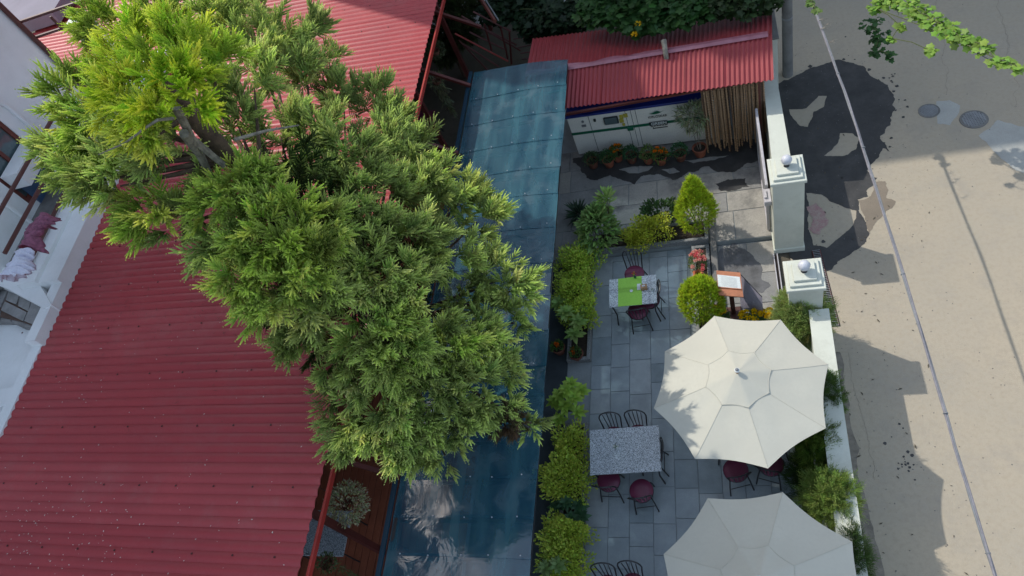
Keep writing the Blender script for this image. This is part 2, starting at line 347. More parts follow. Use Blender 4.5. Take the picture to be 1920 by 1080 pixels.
sheet('wet_stain', [wet]+isl, M['wet'])  # wet patch; its lower right edge traces the cast shadow's border
sheet('brown_patch', [jagged([(1630,369),(1641,341),(1660,340),(1662,372),(1680,378),(1660,400),(1640,420),(1631,438),(1610,376)], .0035, .02, seed=9)], M['damp_lit'])  # sunlit side of the wet patch, sunlight put into its browner colour
sheet('pink_stain', [jagged([(1512,388),(1530,380),(1548,398),(1552,420),(1535,440),(1514,430)], .008, .03, .05, seed=10)], M['pinkish'])
sheet('cement_patch', [jagged([(1756,190),(1780,188),(1800,198),(1796,215),(1780,235),(1758,232),(1755,205)], .004, .01, seed=11)], M['patch'])
sheet('cement_patch', [jagged([(1835,255),(1870,225),(1925,240),(1960,262),(1960,330),(1905,320),(1870,290)], .004, .01, seed=12)], M['patch'])
sp = MB(); g = random.Random(2)
for c, n in (((1680,800),5), ((1700,870),9), ((1705,885),4), ((1690,860),3)):
    for i in range(n):
        p = at(c[0]+g.gauss(0,12), c[1]+g.gauss(0,14)); r = g.uniform(.008,.028); k = 9
        sp.add([(p[0]+r*g.uniform(.7,1.2)*math.cos(6.283*j/k), p[1]+r*g.uniform(.7,1.2)*math.sin(6.283*j/k), .004) for j in range(k)], [tuple(range(k))])
sp.build('oil_spots', M['wet'], kind='structure')
crk = MB()      # darker worn strip along the foot of the wall
foot = [(1575,660),(1582,720),(1592,770),(1612,840),(1622,930),(1640,1010),(1660,1090),(1640,1090),(1618,1010),(1602,930),(1592,850),(1578,780),(1572,720),(1566,660)]
sheet('brown_patch', [jagged(foot, .004, .012, .03, seed=14)], mat('wall_foot_dirt', (.27,.235,.19), .9, .6, 20, .25, 5))
# droplets round the wet stain, grit and scraps on the lane
g = random.Random(21); q = MB()
for i in range(90):
    a_ = g.choice([(1675,200),(1655,260),(1640,330),(1560,470),(1600,112),(1520,125),(1575,330),(1660,150)]); p = at(a_[0]+g.gauss(0,16), a_[1]+g.gauss(0,14)); r = abs(g.gauss(0,.018))+.004; k = 8
    if p[0] > 1.25: q.add([(p[0]+r*g.uniform(.6,1.3)*math.cos(6.283*j/k), p[1]+r*g.uniform(.6,1.3)*math.sin(6.283*j/k), .0055) for j in range(k)], [tuple(range(k))])
q.build('wet_spots', M['wet'], kind='structure')
q = MB()
for i in range(700):
    x_ = 1.3+abs(g.gauss(0,1.6)) if i % 3 else g.uniform(1.4,7); y_ = g.uniform(1,15); r = g.uniform(.004,.014); a = g.uniform(0,6.28); z_ = .004
    q.add([(x_+r*math.cos(a+t_), y_+r*math.sin(a+t_), z_+(r*.6 if j == 3 else 0)) for j, t_ in enumerate((0,2.1,4.2))]+[(x_,y_,z_+r*.7)], [(0,1,3),(1,2,3),(2,0,3)])
o = q.build('grit', M['concrete'], kind='stuff'); tag(o, 'loose grit and pebbles scattered over the concrete lane', 'grit')
q = MB()
for i in range(60):
    x_ = 1.3+abs(g.gauss(0,.9)); y_ = g.uniform(1,13); r = g.uniform(.02,.045); a = g.uniform(0,6.28)
    q.add([(x_-r*math.cos(a),y_-r*math.sin(a),.006),(x_+.3*r*math.sin(a),y_-.3*r*math.cos(a),.012),(x_+r*math.cos(a),y_+r*math.sin(a),.008),(x_-.3*r*math.sin(a),y_+.3*r*math.cos(a),.016)], [(0,1,2,3)])
o = q.build('fallen_leaves', M['deadleaf'], kind='stuff'); tag(o, 'few dry brown leaves blown along the foot of the wall', 'leaves')
# hairline cracks in the concrete
def crack(px, seed):
    P_ = jagged(px, 0, .02, .05, seed); n_ = len(P_)//2; P_ = P_[:n_]; q = MB(); w_ = .0018
    for i in range(len(P_)-1):
        a, c = P_[i], P_[i+1]; d = (c-a); nn = Vector((-d.y,d.x,0)).normalized()*w_*(.6+.8*random.random()); q.add([a-nn+Vector((0,0,.0045)), c-nn+Vector((0,0,.0045)), c+nn+Vector((0,0,.0045)), a+nn+Vector((0,0,.0045))], [(0,1,2,3)])
    return q
q = MB()
for k_, px_ in enumerate(([(1760,-10),(1765,60),(1768,120),(1770,180),(1770,181),(1768,120),(1765,60),(1760,-9)], [(1875,-10),(1885,60),(1892,120),(1905,200),(1905,201),(1892,120),(1885,60),(1875,-9)], [(1590,660),(1600,720),(1622,800),(1640,900),(1640,901),(1622,800),(1600,720),(1590,661)])):
    c_ = crack(px_, 40+k_); q.add(c_.v, c_.f)
q.build('crack', mat('crack_dirt', (.22,.19,.155), 1), kind='structure')
# manholes
def manhole(px, r, n, label, rot):
    t = thing('manhole_cover', label, 'manhole cover', (*at(*px)[:2], 0), rot, 'manhole covers set in the concrete lane')
    q = MB(); q.lathe([(r*1.25,.004),(r*1.22,.012),(r,.014),(r,.008)], k=28, cap=False); q.build('rim', M['concrete'], t)
    q = MB(); q.lathe([(0.001,.006),(r,.006)], k=28, cap=False); q.build('shaft', M['dark'], t)
    q = MB()
    for i in range(-n, n+1):
        c = i*r/(n+.5); h = math.sqrt(max(0, r*r-c*c)); w = r*.19/ (n/3.)*.5
        q.box(c-w, -h, .008, c+w, h, .016); q.box(-h, c-w, .0075, h, c+w, .0155)
    q.build('grating', M['grey'], t)
manhole((1826,224), .20, 4, 'larger round cast grating in the lane, beside the light cement patch', .1)
manhole((1742,208), .16, 4, 'smaller worn round grating in the lane, left of the light cement patch', .6)
# drain channel by the wall
t = thing('drain_grating', 'narrow rusty steel drain grating along the foot of the white wall', 'drain', (0,0,0))
a = at(1521,472); c = at(1556,612); q = MB()
for k in (0, 1):
    o_ = .13*k+.02; q.tube([(a[0]+o_, a[1], .02), (c[0]+o_, c[1], .02)], .012, 5)
q.build('side_rail', M['darkred'], t)
bar = MB(); bar.box(0, -.006, 0, .13, .006, .012); me = bar.mesh('bar', M['grey'])
for i in range(44):
    f_ = i/43; link('bar', me, t, (a[0]+(c[0]-a[0])*f_+.02, a[1]+(c[1]-a[1])*f_, .022))
q = MB(); q.add([(a[0]-.0,a[1],.006),(c[0]+0,c[1],.006),(c[0]+.17,c[1],.006),(a[0]+.17,a[1],.006)], [(0,1,2,3)]); q.build('channel', M['dark'], t)
# patio slab and its tiles
b = MB(); b.box(-5.2,-3,-.03,.62,6.9,0.0); b.box(-5.2,6.9,-.03,-.56,8.87,0.0); patio = b.build('patio_floor', M['grout'], kind='structure')
tiles = []
tm = {}
x = -2.945; row = 0
while x < .5:
    w = [.385,.36,.40,.37,.39][row % 5]; x1 = min(x+w, .55); y = -1.3-.3*random.random(); yt = 8.86 if x1 < -.75 else 6.3
    while y < yt-.05:
        hh = random.choice([.38,.5,.62,.72]); y1 = min(y+hh, yt); e = .0045; q = MB(); q.box(-(x1-x)/2+e, -(y1-y)/2+e, 0, (x1-x)/2-e, (y1-y)/2-e, .011+random.random()*.003, .003)
        if y1-y > .05 and x1-x > .05:
            o = q.build('tile', random.choice([M['slate'],M['slate'],M['slate'],M['slate2'],M['slate3']]), patio, loc=((x+x1)/2, (y+y1)/2, .001)); o.rotation_euler = (random.gauss(0,.002), random.gauss(0,.002), 0)
        y = y1
    x = x1; row += 1
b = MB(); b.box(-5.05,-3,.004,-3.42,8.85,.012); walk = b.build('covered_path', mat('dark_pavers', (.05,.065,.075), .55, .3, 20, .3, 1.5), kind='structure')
# driveway flagstones and the lower landing
b = MB(); b.box(-5.2,8.872,-.03,.66,14.2,.10); drive = b.build('driveway', M['grout'], kind='structure')
y = 8.875
for r_, hh in enumerate((.74,.52,.60,.66,.62)):
    x = -5.1+.3*(r_ % 2); 
    while x < .6:
        w = random.choice([.7,.8,.95,.62]); x1 = min(x+w, .635)
        if x1-x > .12:
            q = MB(); e = .007; q.box(x+e, y+e, .10, x1-e, y+hh-e, .112+random.random()*.005, .004); q.build('flagstone', random.choice([M['flag'],M['flag2']]) if x < -.5 or r_ > 1 else M['flag'], drive)
        x += w
    y += hh
b = MB(); b.box(-.438,6.72,-.03,.66,8.86,-.012); land = b.build('gate_landing', M['grout'], kind='structure')
for (x0,x1,y0,y1,mm) in ((-.43,.12,8.15,8.84,'flag2'),(.12,.63,8.1,8.84,'flag'),(-.43,.2,7.45,8.15,'flag2'),(.2,.63,7.42,8.1,'flag2'),(-.43,.15,6.75,7.45,'flag2'),(.15,.63,6.75,7.42,'flag')):
    q = MB(); q.box(x0+.005,y0+.005,-.012,x1-.005,y1-.005,.004,.004); q.build('flagstone', M[mm], land)
for w_, px in enumerate(([(1340,485),(1372,455),(1400,470),(1430,505),(1445,535),(1428,550),(1400,530),(1372,560),(1340,540)], )):
    pl = [Vector((p.x, p.y, .0065)) for p in jagged(px, 0, .03, .06, seed=20+w_)]; sheet('wet_stain', [pl], mat('damp_slab', (.13,.13,.135), .6, .4, 25, .3, 4))
b = MB(); b.box(-.56,6.6,-.03,-.44,10.05,.17,.008); b.build('step_kerb', M['concrete'], kind='structure')
# wet marks on the driveway in front of the pots
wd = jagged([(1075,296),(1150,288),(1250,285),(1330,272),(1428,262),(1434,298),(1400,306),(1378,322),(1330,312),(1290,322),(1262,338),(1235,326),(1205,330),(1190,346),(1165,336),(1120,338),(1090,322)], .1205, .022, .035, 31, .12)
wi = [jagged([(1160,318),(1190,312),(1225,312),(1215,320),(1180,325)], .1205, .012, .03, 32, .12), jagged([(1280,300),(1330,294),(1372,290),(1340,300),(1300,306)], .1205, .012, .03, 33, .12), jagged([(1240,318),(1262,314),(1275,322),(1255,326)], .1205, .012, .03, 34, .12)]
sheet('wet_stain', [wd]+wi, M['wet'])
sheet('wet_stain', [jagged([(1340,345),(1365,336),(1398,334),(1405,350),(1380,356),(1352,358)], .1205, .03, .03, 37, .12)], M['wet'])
# kerb around the patio and planter beds
def planter(name, x0, y0, x1, y1, h, label, kerbm='kerb', t_=.07):
    t = thing(name, label, 'planter', ((x0+x1)/2, (y0+y1)/2, 0)); cx, cy = (x0+x1)/2, (y0+y1)/2; a, b2 = x0-cx, x1-cx; c, d = y0-cy, y1-cy
    for (p, q_, r_, s_) in ((a,c,a+t_,d),(b2-t_,c,b2,d),(a+t_,c,b2-t_,c+t_),(a+t_,d-t_,b2-t_,d)):
        m_ = MB(); m_.box(p,q_,.0,r_,s_,h,.008); m_.build('edging', M[kerbm], t)
    m_ = MB(); m_.box(a+t_,c+t_,.0,b2-t_,d-t_,h-.05); m_.build('soil', M['soil'], t); return t
planter('planter_bed', -3.42, 6.40, -2.95, 8.80, .13, 'long soil bed with speckled edging left of the small table')
planter('planter_bed', -2.90, 8.88, -.58, 9.42, .24, 'soil bed across the head of the patio, behind the single chair')
planter('planter_bed', -.93, 6.5, -.585, 8.84, .12, 'narrow soil bed holding the two clipped golden bushes')
planter('planter_bed', -3.40, -2, -2.95, 5.1, .13, 'long soil bed with edging left of the larger table')
planter('planter_bed', .45, -2, .84, 6.25, .35, 'raised bed of feathery plants along the inner side of the white wall', 'wall')
# ================================================================ boundary wall and gate pillars
def wl(y, k):      # wall edges: slightly splayed
    xo = 1.13+(y-2.2)*.024; return xo-(.30-.004*y)*k
for (y0, y1, lab) in ((-4, 6.28, 'long low pale green-white boundary wall beside the lane, below the parasols'), (9.12, 12.35, 'upper stretch of low pale boundary wall running from the gate pillar to the shed')):
    t = thing('boundary_wall', lab, 'wall')
    top = 1.5; z0 = 0
    if y0 < 0: P = [(wl(y0,1),y0),(wl(y0,0),y0),(wl(y1,0),y1),(wl(y1,1),y1)]
    else: P = [(.72,y0),(1.04,y0),(1.02,y1),(.80,y1)]
    b = MB(); b.prism(P, 0, top-.05); b.build('wall', M['wall'], t)
    cx = sum(p[0] for p in P)/4
    b = MB(); b.prism([(p[0]+(.012 if p[0] > cx-.0 else -.012), p[1]) for p in P], top-.05, top); b.build('coping', M['wall'], t)
def pillar(x0, x1, y0, y1, h, label):
    t = thing('gate_pillar', label, 'gate pillar', ((x0+x1)/2, (y0+y1)/2, 0), 0, 'white gate pillars with ball finials'); a = (x1-x0)/2; c = (y1-y0)/2
    b = MB(); b.box(-a+.035,-c+.035,0,a-.035,c-.035,h-.20,.006); b.build('shaft', M['wall'], t)
    b = MB(); b.box(-a+.035-.02,-c+.035-.02,0,a-.015,c-.015,.12,.006); b.build('plinth', M['wall'], t)
    b = MB(); b.box(-a,-c,h-.20,a,c,h-.13,.008); b.build('cap_moulding', M['wall'], t)
    b = MB(); b.box(-a+.055,-c+.055,h-.13,a-.055,c-.055,h-.08,.006); b.build('cap_step', M['wall'], t)
    b = MB(); b.box(-a+.12,-c+.12,h-.08,a-.12,c-.12,h-.03,.006); b.build('cap_step', M['wall'], t)
    b = MB(); b.lathe([(.05,h-.03),(.035,h-.01),(.03,h+.03)], k=14); b.build('neck', M['black'], t)
    b = MB(); zc = h+.115; k = 24; n = 14; vs = []; fs = []
    for i in range(n+1):
        for j in range(k):
            th = math.pi*i/n; ph = 2*math.pi*j/k; r = .090*(1+.055*math.cos(6*ph)*math.sin(th)**2*abs(math.cos(th*2.5)))
            vs.append((r*math.sin(th)*math.cos(ph), r*math.sin(th)*math.sin(ph), zc+r*math.cos(th)))
    fs = [(i*k+j, (i+1)*k+j, (i+1)*k+(j+1)%k, i*k+(j+1)%k) for i in range(n) for j in range(k)]
    b.add(vs, fs); b.build('ball_finial', M['ball'], t, True); return t
pillar(.60, 1.19, 8.49, 9.10, 2.20, 'tall white gate pillar with ball finial, the far one beside the wet stain')
pillar(.62, 1.19, 6.30, 6.88, 2.20, 'white gate pillar with ball finial, the near one behind the feathery shrub')
# conduit on the wall by the first pillar
# sliding gate: leaf parked along the wall, floor track
t = thing('sliding_gate', 'silver painted steel gate slid back along the inner side of the wall', 'gate', (.57, 0, 0))
b = MB(); b.box(-.025,9.0,1.44,.025,11.0,1.5,.006); b.build('top_rail', M['silver'], t)
b = MB(); b.box(-.025,9.0,.14,.025,11.0,.20,.006); b.build('bottom_rail', M['silver'], t)
for yy in (9.0,10.96): b = MB(); b.box(-.025,yy,.2,.025,yy+.04,1.44); b.build('stile', M['silver'], t)
bar = MB(); bar.tube([(0,0,.2),(0,0,1.44)], .009, 6); me = bar.mesh('bar', M['silver'])
for i in range(14): link('bar', me, t, (0, 9.14+i*.13, 0))
b = MB(); b.box(-.07,8.66,1.30,.055,8.98,1.42,.01); b.box(-.06,8.74,1.42,-.02,8.92,1.46); b.build('guide_bracket', M['silver'], t)
t = thing('gate_track', 'pale steel gate channel crossing the opening between the two pillars', 'gate track', (.64,0,0))
for dx in (-.035, .03):
    b = MB(); b.box(dx-.009,6.3,.0,dx+.009,8.48,.05); b.build('rail', M['silver'], t)
b = MB(); b.box(-.026,6.3,.005,.021,8.48,.012); b.build('channel', M['dark'], t)
b = MB(); b.box(-.055,8.60,.9,-.015,8.66,1.30); 
# handrail pipe inside the wall
t = thing('pipe_rail', 'pale metal pipe rail running through the feathery plants between the parasols', 'rail')
p0 = at(1527,858,1.25); p1 = at(1553,1010,1.25); b = MB(); dv = (p1-p0); b.tube([p0-dv*1.2, p1+dv*2.2], .022, 10); b.build('pipe', M['silver'], t, True)
for k in (-1, 0.9, 2.8):
    q = p0+dv*k; b = MB(); b.tube([(q[0],q[1],.3),(q[0],q[1],1.24)], .016, 8); b.build('post', M['silver'], t, True)
# ================================================================ generator and shed
GX0, GX1, GY = -3.38, -.26, 11.83
t = thing('generator_set', 'cream generator enclosure with green stripe and blue roof under the red shed', 'generator', (GX0, GY, 0))
gw = GX1-GX0; t.scale = (1,1,1.075); t.rotation_euler = (0,0,-.055)
b = MB(); b.box(0,.02,.15,gw,1.05,1.24,.015); b.build('enclosure', M['genw'], t)
b = MB(); b.box(.05,.06,.02+.1,gw-.05,1.0,.15); b.build('base_frame', M['dark'], t)
b = MB(); b.box(-.02,-.015,1.243,gw+.02,1.07,1.30,.008); b.build('roof', M['blue'], t)
b = MB(); b.box(0,-.003,.76,gw,.0195,.815); b.build('stripe', M['greens'], t)
for x_ in (0.48, 1.30, 1.42, 1.52): b = MB(); b.box(x_-.004,.012,.2,x_+.004,.0192,1.22); b.build('door_gap', M['ink'], t)
w0 = MB(); w0.box(.80,-.012,.93,1.12,.019,1.14,.02); fr = w0.build('window', M['ink'], t); w1 = MB(); w1.box(.825,-.02,.952,1.095,-.012,1.118); w1.build('pane', M['glass'], fr)
b = MB(); b.lathe([(.03,0),(.03,.02)], k=12); o = b.build('dial', M['grey'], t, loc=(.33,.02,1.10)); o.rotation_euler = (math.pi/2,0,0)
b = MB(); b.box(.28,-.004,.96,.38,.019,1.01); b.build('nameplate', M['grey'], t)
b = MB(); b.box(.58,-.012,1.07,.63,.019,1.13); b.build('lock', M['ink'], t)
for x0,z0,x1,z1 in ((1.16,1.05,1.24,1.14),(1.14,.94,1.23,1.035),(1.25,1.07,1.34,1.16),(1.18,.845,1.24,.905)): b = MB(); b.box(x0,-.004,z0,x1,.019,z1); b.build('warning_label', M['yellow'], t)
b = MB(); b.box(1.27,-.03,.70,1.40,.019,.80,.01); b.build('latch', M['greens'], t)
b = MB(); b.box(2.52,-.02,.44,2.58,.019,.50,.006); b.build('lock', M['ink'], t)
# emblem: a green leaf swoosh
lv = []; n = 14
for i in range(n+1):
    s_ = i/n; lv.append((1.80+.26*s_, -.005, 1.085+.035*math.sin(math.pi*s_)-.02*math.sin(2*math.pi*s_)))
for i in range(n-1, 0, -1):
    s_ = i/n; lv.append((1.80+.26*s_, -.005, 1.085-.035*math.sin(math.pi*s_)**.8*(1-.3*s_)-.0*s_))
b = MB(); b.add(lv, [tuple(range(len(lv)))]); b.add([(2.02,-.006,1.085),(2.04,-.006,1.10),(2.16,-.006,1.13)], [(0,1,2)]); b.build('leaf_emblem', M['greens'], t)
def text(s_, size, loc, mt, parent, name='lettering', sx=1, bold=0):
    cu = bpy.data.curves.new(name, 'FONT'); cu.body = s_; cu.size = size; cu.extrude = .002; cu.align_x = 'CENTER'; cu.align_y = 'CENTER'; cu.offset = bold
    tmp = bpy.data.objects.new('tmp', cu); me = bpy.data.meshes.new_from_object(tmp); bpy.data.objects.remove(tmp); me.materials.clear(); me.materials.append(mt)
    o = link(name, me, parent, loc); o.rotation_euler = (math.pi/2,0,0); o.scale = (sx,1,1); return o
text('KIRLOSKAR', .085, (1.97,-.006,.985), M['ink'], t, sx=.92)
b = MB(); b.box(1.76,-.009,.755,2.16,-.0035,.85); b.build('lettering_panel', M['ink'], t)
text('GREEN', .095, (1.97,-.012,.80), M['paper'], t, sx=1.15, bold=.003)
b = MB()
for i in range(11): b.box(1.78+i*.034,-.004,.715,1.80+i*.034,.019,.728)
b.box(1.83,-.004,.66,2.14,.019,.666); b.box(1.82,-.0045,.655,1.835,.019,.69); b.build('small_print_rule', M['ink'], t)
def corr(x0, x1, pitch, amp, L, y0=0, seg=8):
    """corrugated sheet: waves across x, length along +y, returns verts/faces with small thickness"""
    n = int(round((x1-x0)/pitch*seg)); xs = np.linspace(x0, x1, n+1); vs = []; fs = []
    for x_ in xs:
        z = amp*math.cos(2*math.pi*(x_-x0)/pitch); vs += [(x_,y0,z),(x_,y0+L,z),(x_,y0,z-.004),(x_,y0+L,z-.004)]
    for i in range(n):
        a = 4*i; c = a+4; fs += [(a,c,c+1,a+1),(a+2,a+3,c+3,c+2),(a,a+2,c+2,c),(a+1,c+1,c+3,a+3)]
    return vs, fs
t = thing('shed', 'small red corrugated shed roof sheltering the generator', 'shed', (0,0,0))
e0 = at(1062,203,2.15); e1 = at(1443,151,2.15); r0 = at(1068,128,2.55); r1 = at(1440,66,2.55); k0 = at(1035,68,2.2); k1 = at(1440,18,2.2)
e0 = e0+(e0-e1)*.25; r0 = r0+(r0-r1)*.25; k0 = k0+(k0-k1)*.10
def slope(pa, pb, pc, pd, n, mt, seed):       # pa,pb lower edge; pd,pc upper edge; n sheets
    pa, pb, pc, pd = map(np.array, (pa, pb, pc, pd)); g = random.Random(seed)
    for i in range(n):
        f0 = i/n; f1 = (i+1)/n+.015; b = MB(); seg = 10*6; vs = []; lift = .005*(i % 2)
        for j in range(seg+1):
            f_ = f0+(f1-f0)*j/seg; lo = pa+(pb-pa)*f_; up = pd+(pc-pd)*f_; z = .016*math.cos(2*math.pi*j/6)
            for p, dz in ((lo,z),(up,z),(lo,z-.004),(up,z-.004)): vs.append((p[0], p[1], p[2]+dz+lift))
        fs = []
        for j in range(seg):
            a = 4*j; c = a+4; fs += [(a,c,c+1,a+1),(a+2,a+3,c+3,c+2),(a,a+2,c+2,c),(a+1,c+1,c+3,a+3)]
        b.add(vs, fs); b.build('roof_sheet', mt, t, True)
slope(e0, e1, r1, r0, 6, M['redshed'], 1); slope(r0+[0,.0,-.01], r1+[0,0,-.01], k1, k0, 6, M['redshed'], 2)
b = MB(); n = 40; vs = []; g = random.Random(5)
for i in range(n+1):
    f_ = i/n; p = r0+(r1-r0)*f_; rag = .03*max(0, g.gauss(0,1))*(f_ < .6)
    vs += [(p[0],p[1]-.06,p[2]+.012),(p[0],p[1],p[2]+.045),(p[0],p[1]+.10-rag+.03*math.sin(f_*37)*(f_ < .55),p[2]+.02+rag)]
fs = [(3*i+k, 3*i+3+k, 3*i+4+k, 3*i+1+k) for i in range(n) for k in (0,1)]
b.add(vs, fs); b.build('ridge_cap', M['cap'], t)
for (x_, y_) in ((-4.1,11.6),(.66,11.15),(-3.6,13.1),(.66,13.0)): b = MB(); b.box(x_-.03,y_-.03,.11,x_+.03,y_+.03,2.12); b.build('post', M['darkred'], t)
b = MB(); b.box(-3.5,11.12,2.06,.78,11.17,2.11); b.build('purlin', M['darkred'], t)
b = MB(); b.box(-3.6,13.02,.1,.75,13.1,2.05); b.build('back_wall', M['concrete'], t)
p = at(1247,92,2.66)
t = thing('exhaust_pipe', 'short rusty pale exhaust stub poking through the shed ridge', 'pipe', (p[0],p[1],2.50)); b = MB()
b.tube([(0,-.06,-.02),(0,-.05,.12),(0,.02,.22),(-.01,.12,.28)], [.05,.05,.052,.058], 12, False); b.build('pipe', M['barkl'], t, True)
b = MB(); b.tube([(-.008,.09,.265),(-.009,.102,.272)], .05, 12); b.build('mouth_disc', M['dark'], t);  # dark disc closing the pipe mouth
# rope curtain
t = thing('rope_curtain', 'curtain of brown twisted rope strands hanging from the shed eave', 'curtain', (0,0,0))
b = MB(); L_ = 1.75; n = 116; vs = []; k = 6
for i in range(n+1):
    for j in range(k):
        a = 2*math.pi*j/k; ex = .021*math.cos(a); ey = .010*math.sin(a); ro = i*math.pi/5.0
        vs.append((ex*math.cos(ro)-ey*math.sin(ro), ex*math.sin(ro)+ey*math.cos(ro), -L_*i/n))
b.add(vs, [(i*k+j, (i+1)*k+j, (i+1)*k+(j+1)%k, i*k+(j+1)%k) for i in range(n) for j in range(k)])
ms = [b.mesh('strand', M['bead']), b.mesh('strand', M['beadd'])]
for i in range(50):
    x_ = -.42+i*.0238; g = random.random()
    o = link('strand', ms[0 if g > .22 else 1], t, (x_+random.gauss(0,.004), 11.13+.03*(i % 2)+.09*(i % 3 == 0), 2.06)); o.rotation_euler = (random.gauss(0,.012), random.gauss(0,.012), random.random()*3); o.scale = (1,1,random.uniform(.82,1.06))
# pole outside the wall
c = at(1477,140,0); t = thing('concrete_pole', 'grey round concrete pole standing in the lane outside the wall', 'pole', (c[0],c[1],0)); b = MB()
b.tube([(0,0,0),(0,0,2.2),(0,0,7)], [.115,.105,.085], 18); b.build('shaft', M['concrete'], t, True)
b = MB(); b.tube([(0,0,1.55),(0,0,1.60)], .112, 18); b.build('collar', M['grey'], t)
c = at(1450,90,1.5); t = thing('wall_post', 'weathered pale upright post at the top end of the wall beside the shed', 'post', (c[0]+.03,c[1]+.45,0)); b = MB(); b.box(-.05,-.5,0,.05,.5,1.75,.01); b.build('slab', M['wall'], t)
b = MB(); b.box(-.10,-.52,1.75,.08,.52,1.80,.01); b.build('coping', M['concrete'], t)
# ================================================================ canopy (blue fibreglass)
t = thing('walkway_canopy', 'long blue translucent fibreglass canopy over the path between house and patio', 'canopy', (0,0,0))
ys = [12.10,11.22,10.46,9.72,9.01,8.37,7.6,6.85,6.2,5.55,4.92,4.42,3.75,3.16,2.61,2.09,1.5,.9,.2]
for i in range(len(ys)-1):
    y1, y0 = ys[i]+.02, ys[i+1]-.02; w = .02*(i % 2); nx, ny = 10, 4; b = MB(); dx = random.gauss(0,.012); vs = []
    for j in range(ny+1):
        for k in range(nx+1):
            fx = k/nx; fy = j/ny; sk_ = .06 if (y0 > 11) else 0
            xx = -5.07+2.09*fx+dx*(fx > .9); yy = y0+(y1-y0)*fy - (.14*fx if i == 0 and j == ny else 0); zz = 2.84+.03*fx-.30*max(0,fx-.58)**1.5+.012*math.sin(fx*9+i*1.7)*math.sin(math.pi*fy)+.012*(1-fy)
            vs.append((xx, yy, zz))
    b.add(vs, [(j*(nx+1)+k, j*(nx+1)+k+1, (j+1)*(nx+1)+k+1, (j+1)*(nx+1)+k) for j in range(ny) for k in range(nx)]); b.build('roof_panel', M['canopy'], t, True)
    b = MB(); b.box(-5.02,y0-.02,2.66,-3.02,y0+.02,2.70); b.build('purlin', M['black'], t)
b = MB(); b.box(-5.16,.0,2.86,-5.09,12.1,2.90); b.build('edge_flashing', mat('blue_flashing', (.01,.045,.075), .3), t)
b = MB(); b.box(-5.05,.0,2.78,-5.0,12.1,2.84); b.build('beam', M['black'], t)
b = MB(); b.box(-3.06,.0,2.62,-3.02,12.0,2.67); b.build('beam', M['black'], t)
b = MB(); 
for y_ in ys[1:]:
    for k in range(5):
        x_ = -4.85+k*.43+random.gauss(0,.03); b.sphere((x_, y_+.0+random.gauss(0,.01), 2.868+.014*(x_+5.07)), .011, 6)
b.build('screw_heads', M['silver'], t, kind='stuff')
for y_ in (1.2,4.2,7.2,10.2): b = MB(); b.box(-4.06,y_-.03,0,-4.0,y_+.03,2.62); b.build('post', M['black'], t)
# ================================================================ red-roofed house
th = thing('red_roof_house', 'long low house with dark red corrugated roof and red fascia', 'house', (0,0,0))
tan4 = math.tan(rad(4.0)); pitch = .15
y = -.6; i = 0
while y < 24:
    nW = 6; Wd = nW*pitch; x_far = -17.5 if y > 12.2 else -12.0
    b = MB(); seg = 8*nW; vs = []; lift = .004*(i % 2)
    for j in range(seg+1):
        yy = y+(Wd+.05*0)*j/seg; ph = (yy/pitch) % 1; z = .028*(1-abs(2*ph-1)**1.6*2) if True else 0
        for (x_) in (-5.62, (x_far if y > 12.2 else -11.49-.068*(yy-3.27))):
            zz = 4.0+(-5.6-x_)*tan4+z*.55+lift; vs += [(x_, yy, zz), (x_, yy, zz-.005)]
    fs = []
    for j in range(seg):
        a = 4*j; c = a+4; fs += [(a,a+2,c+2,c),(a+1,c+1,c+3,a+3),(a,c,c+1,a+1),(a+2,a+3,c+3,c+2)]
    b.add(vs, fs); b.build('roof_sheet', M['redroof' if i % 3 else 'redroof2'], th, True); y += Wd; i += 1
b = MB()
for i in range(26):
    for k in range(14):
        x_ = -6.0-k*.62; yy = -.5+i*.9+.45; b.sphere((x_, yy, 4.018+(-5.6-x_)*tan4), .018, 6, (1,1,.5))
b.build('roof_screws', M['darkred'], th, kind='stuff')
b = MB(); b.box(-5.555,-1,3.84,-5.515,24,3.93,.005); b.build('fascia', M['redpaint'], th)
b = MB(); b.box(-12,-1,.0,-9.2,24,3.8); b.build('wall', M['terra_d'], th)
b = MB(); b.box(-9.2,-1,-.02,-5.12,12.3,.05); b.build('veranda_floor', M['terra'], th)
b = MB(); b.box(-9.18,-1,3.78,-5.8,24,3.82); b.build('ceiling', M['dark'], th)
slat = MB(); slat.box(-.07,-1,0,.07,12.3,.022,.004); me = slat.mesh('floor_board', M['terra'])
for k in range(22):
    o = link('floor_board', me, th, (-8.9+k*.155, 0, .052+random.random()*.004))
for y_ in (-.4,2.6,5.6,8.6,11.6,14.6,17.6): b = MB(); b.box(-6.35,y_-.05,.05,-6.25,y_+.05,3.8); b.build('post', M['darkred'], th)
for y_ in (.9,3.22,5.4,7.6,9.7,11.65,13.6): b = MB(); b.tube([(-6.3,y_+.12,4.02-.35),(-5.05,y_-.06,2.93)], .045, 4); b.build('strut', M['darkred'], th)
rail = thing('veranda_railing', 'dark red horizontal pipe railing along the edge of the red-floored veranda', 'railing')
for z_ in (.42,.62,.82,1.02): b = MB(); b.tube([(-6.2,-.5,z_),(-6.2,12.2,z_)], .012, 6); b.build('rail', M['brownpipe'], rail)
for y_ in np.arange(-.2,12.2,1.5): b = MB(); b.tube([(-6.2,y_,.05),(-6.2,y_,1.02)], .014, 6); b.build('baluster', M['brownpipe'], rail)
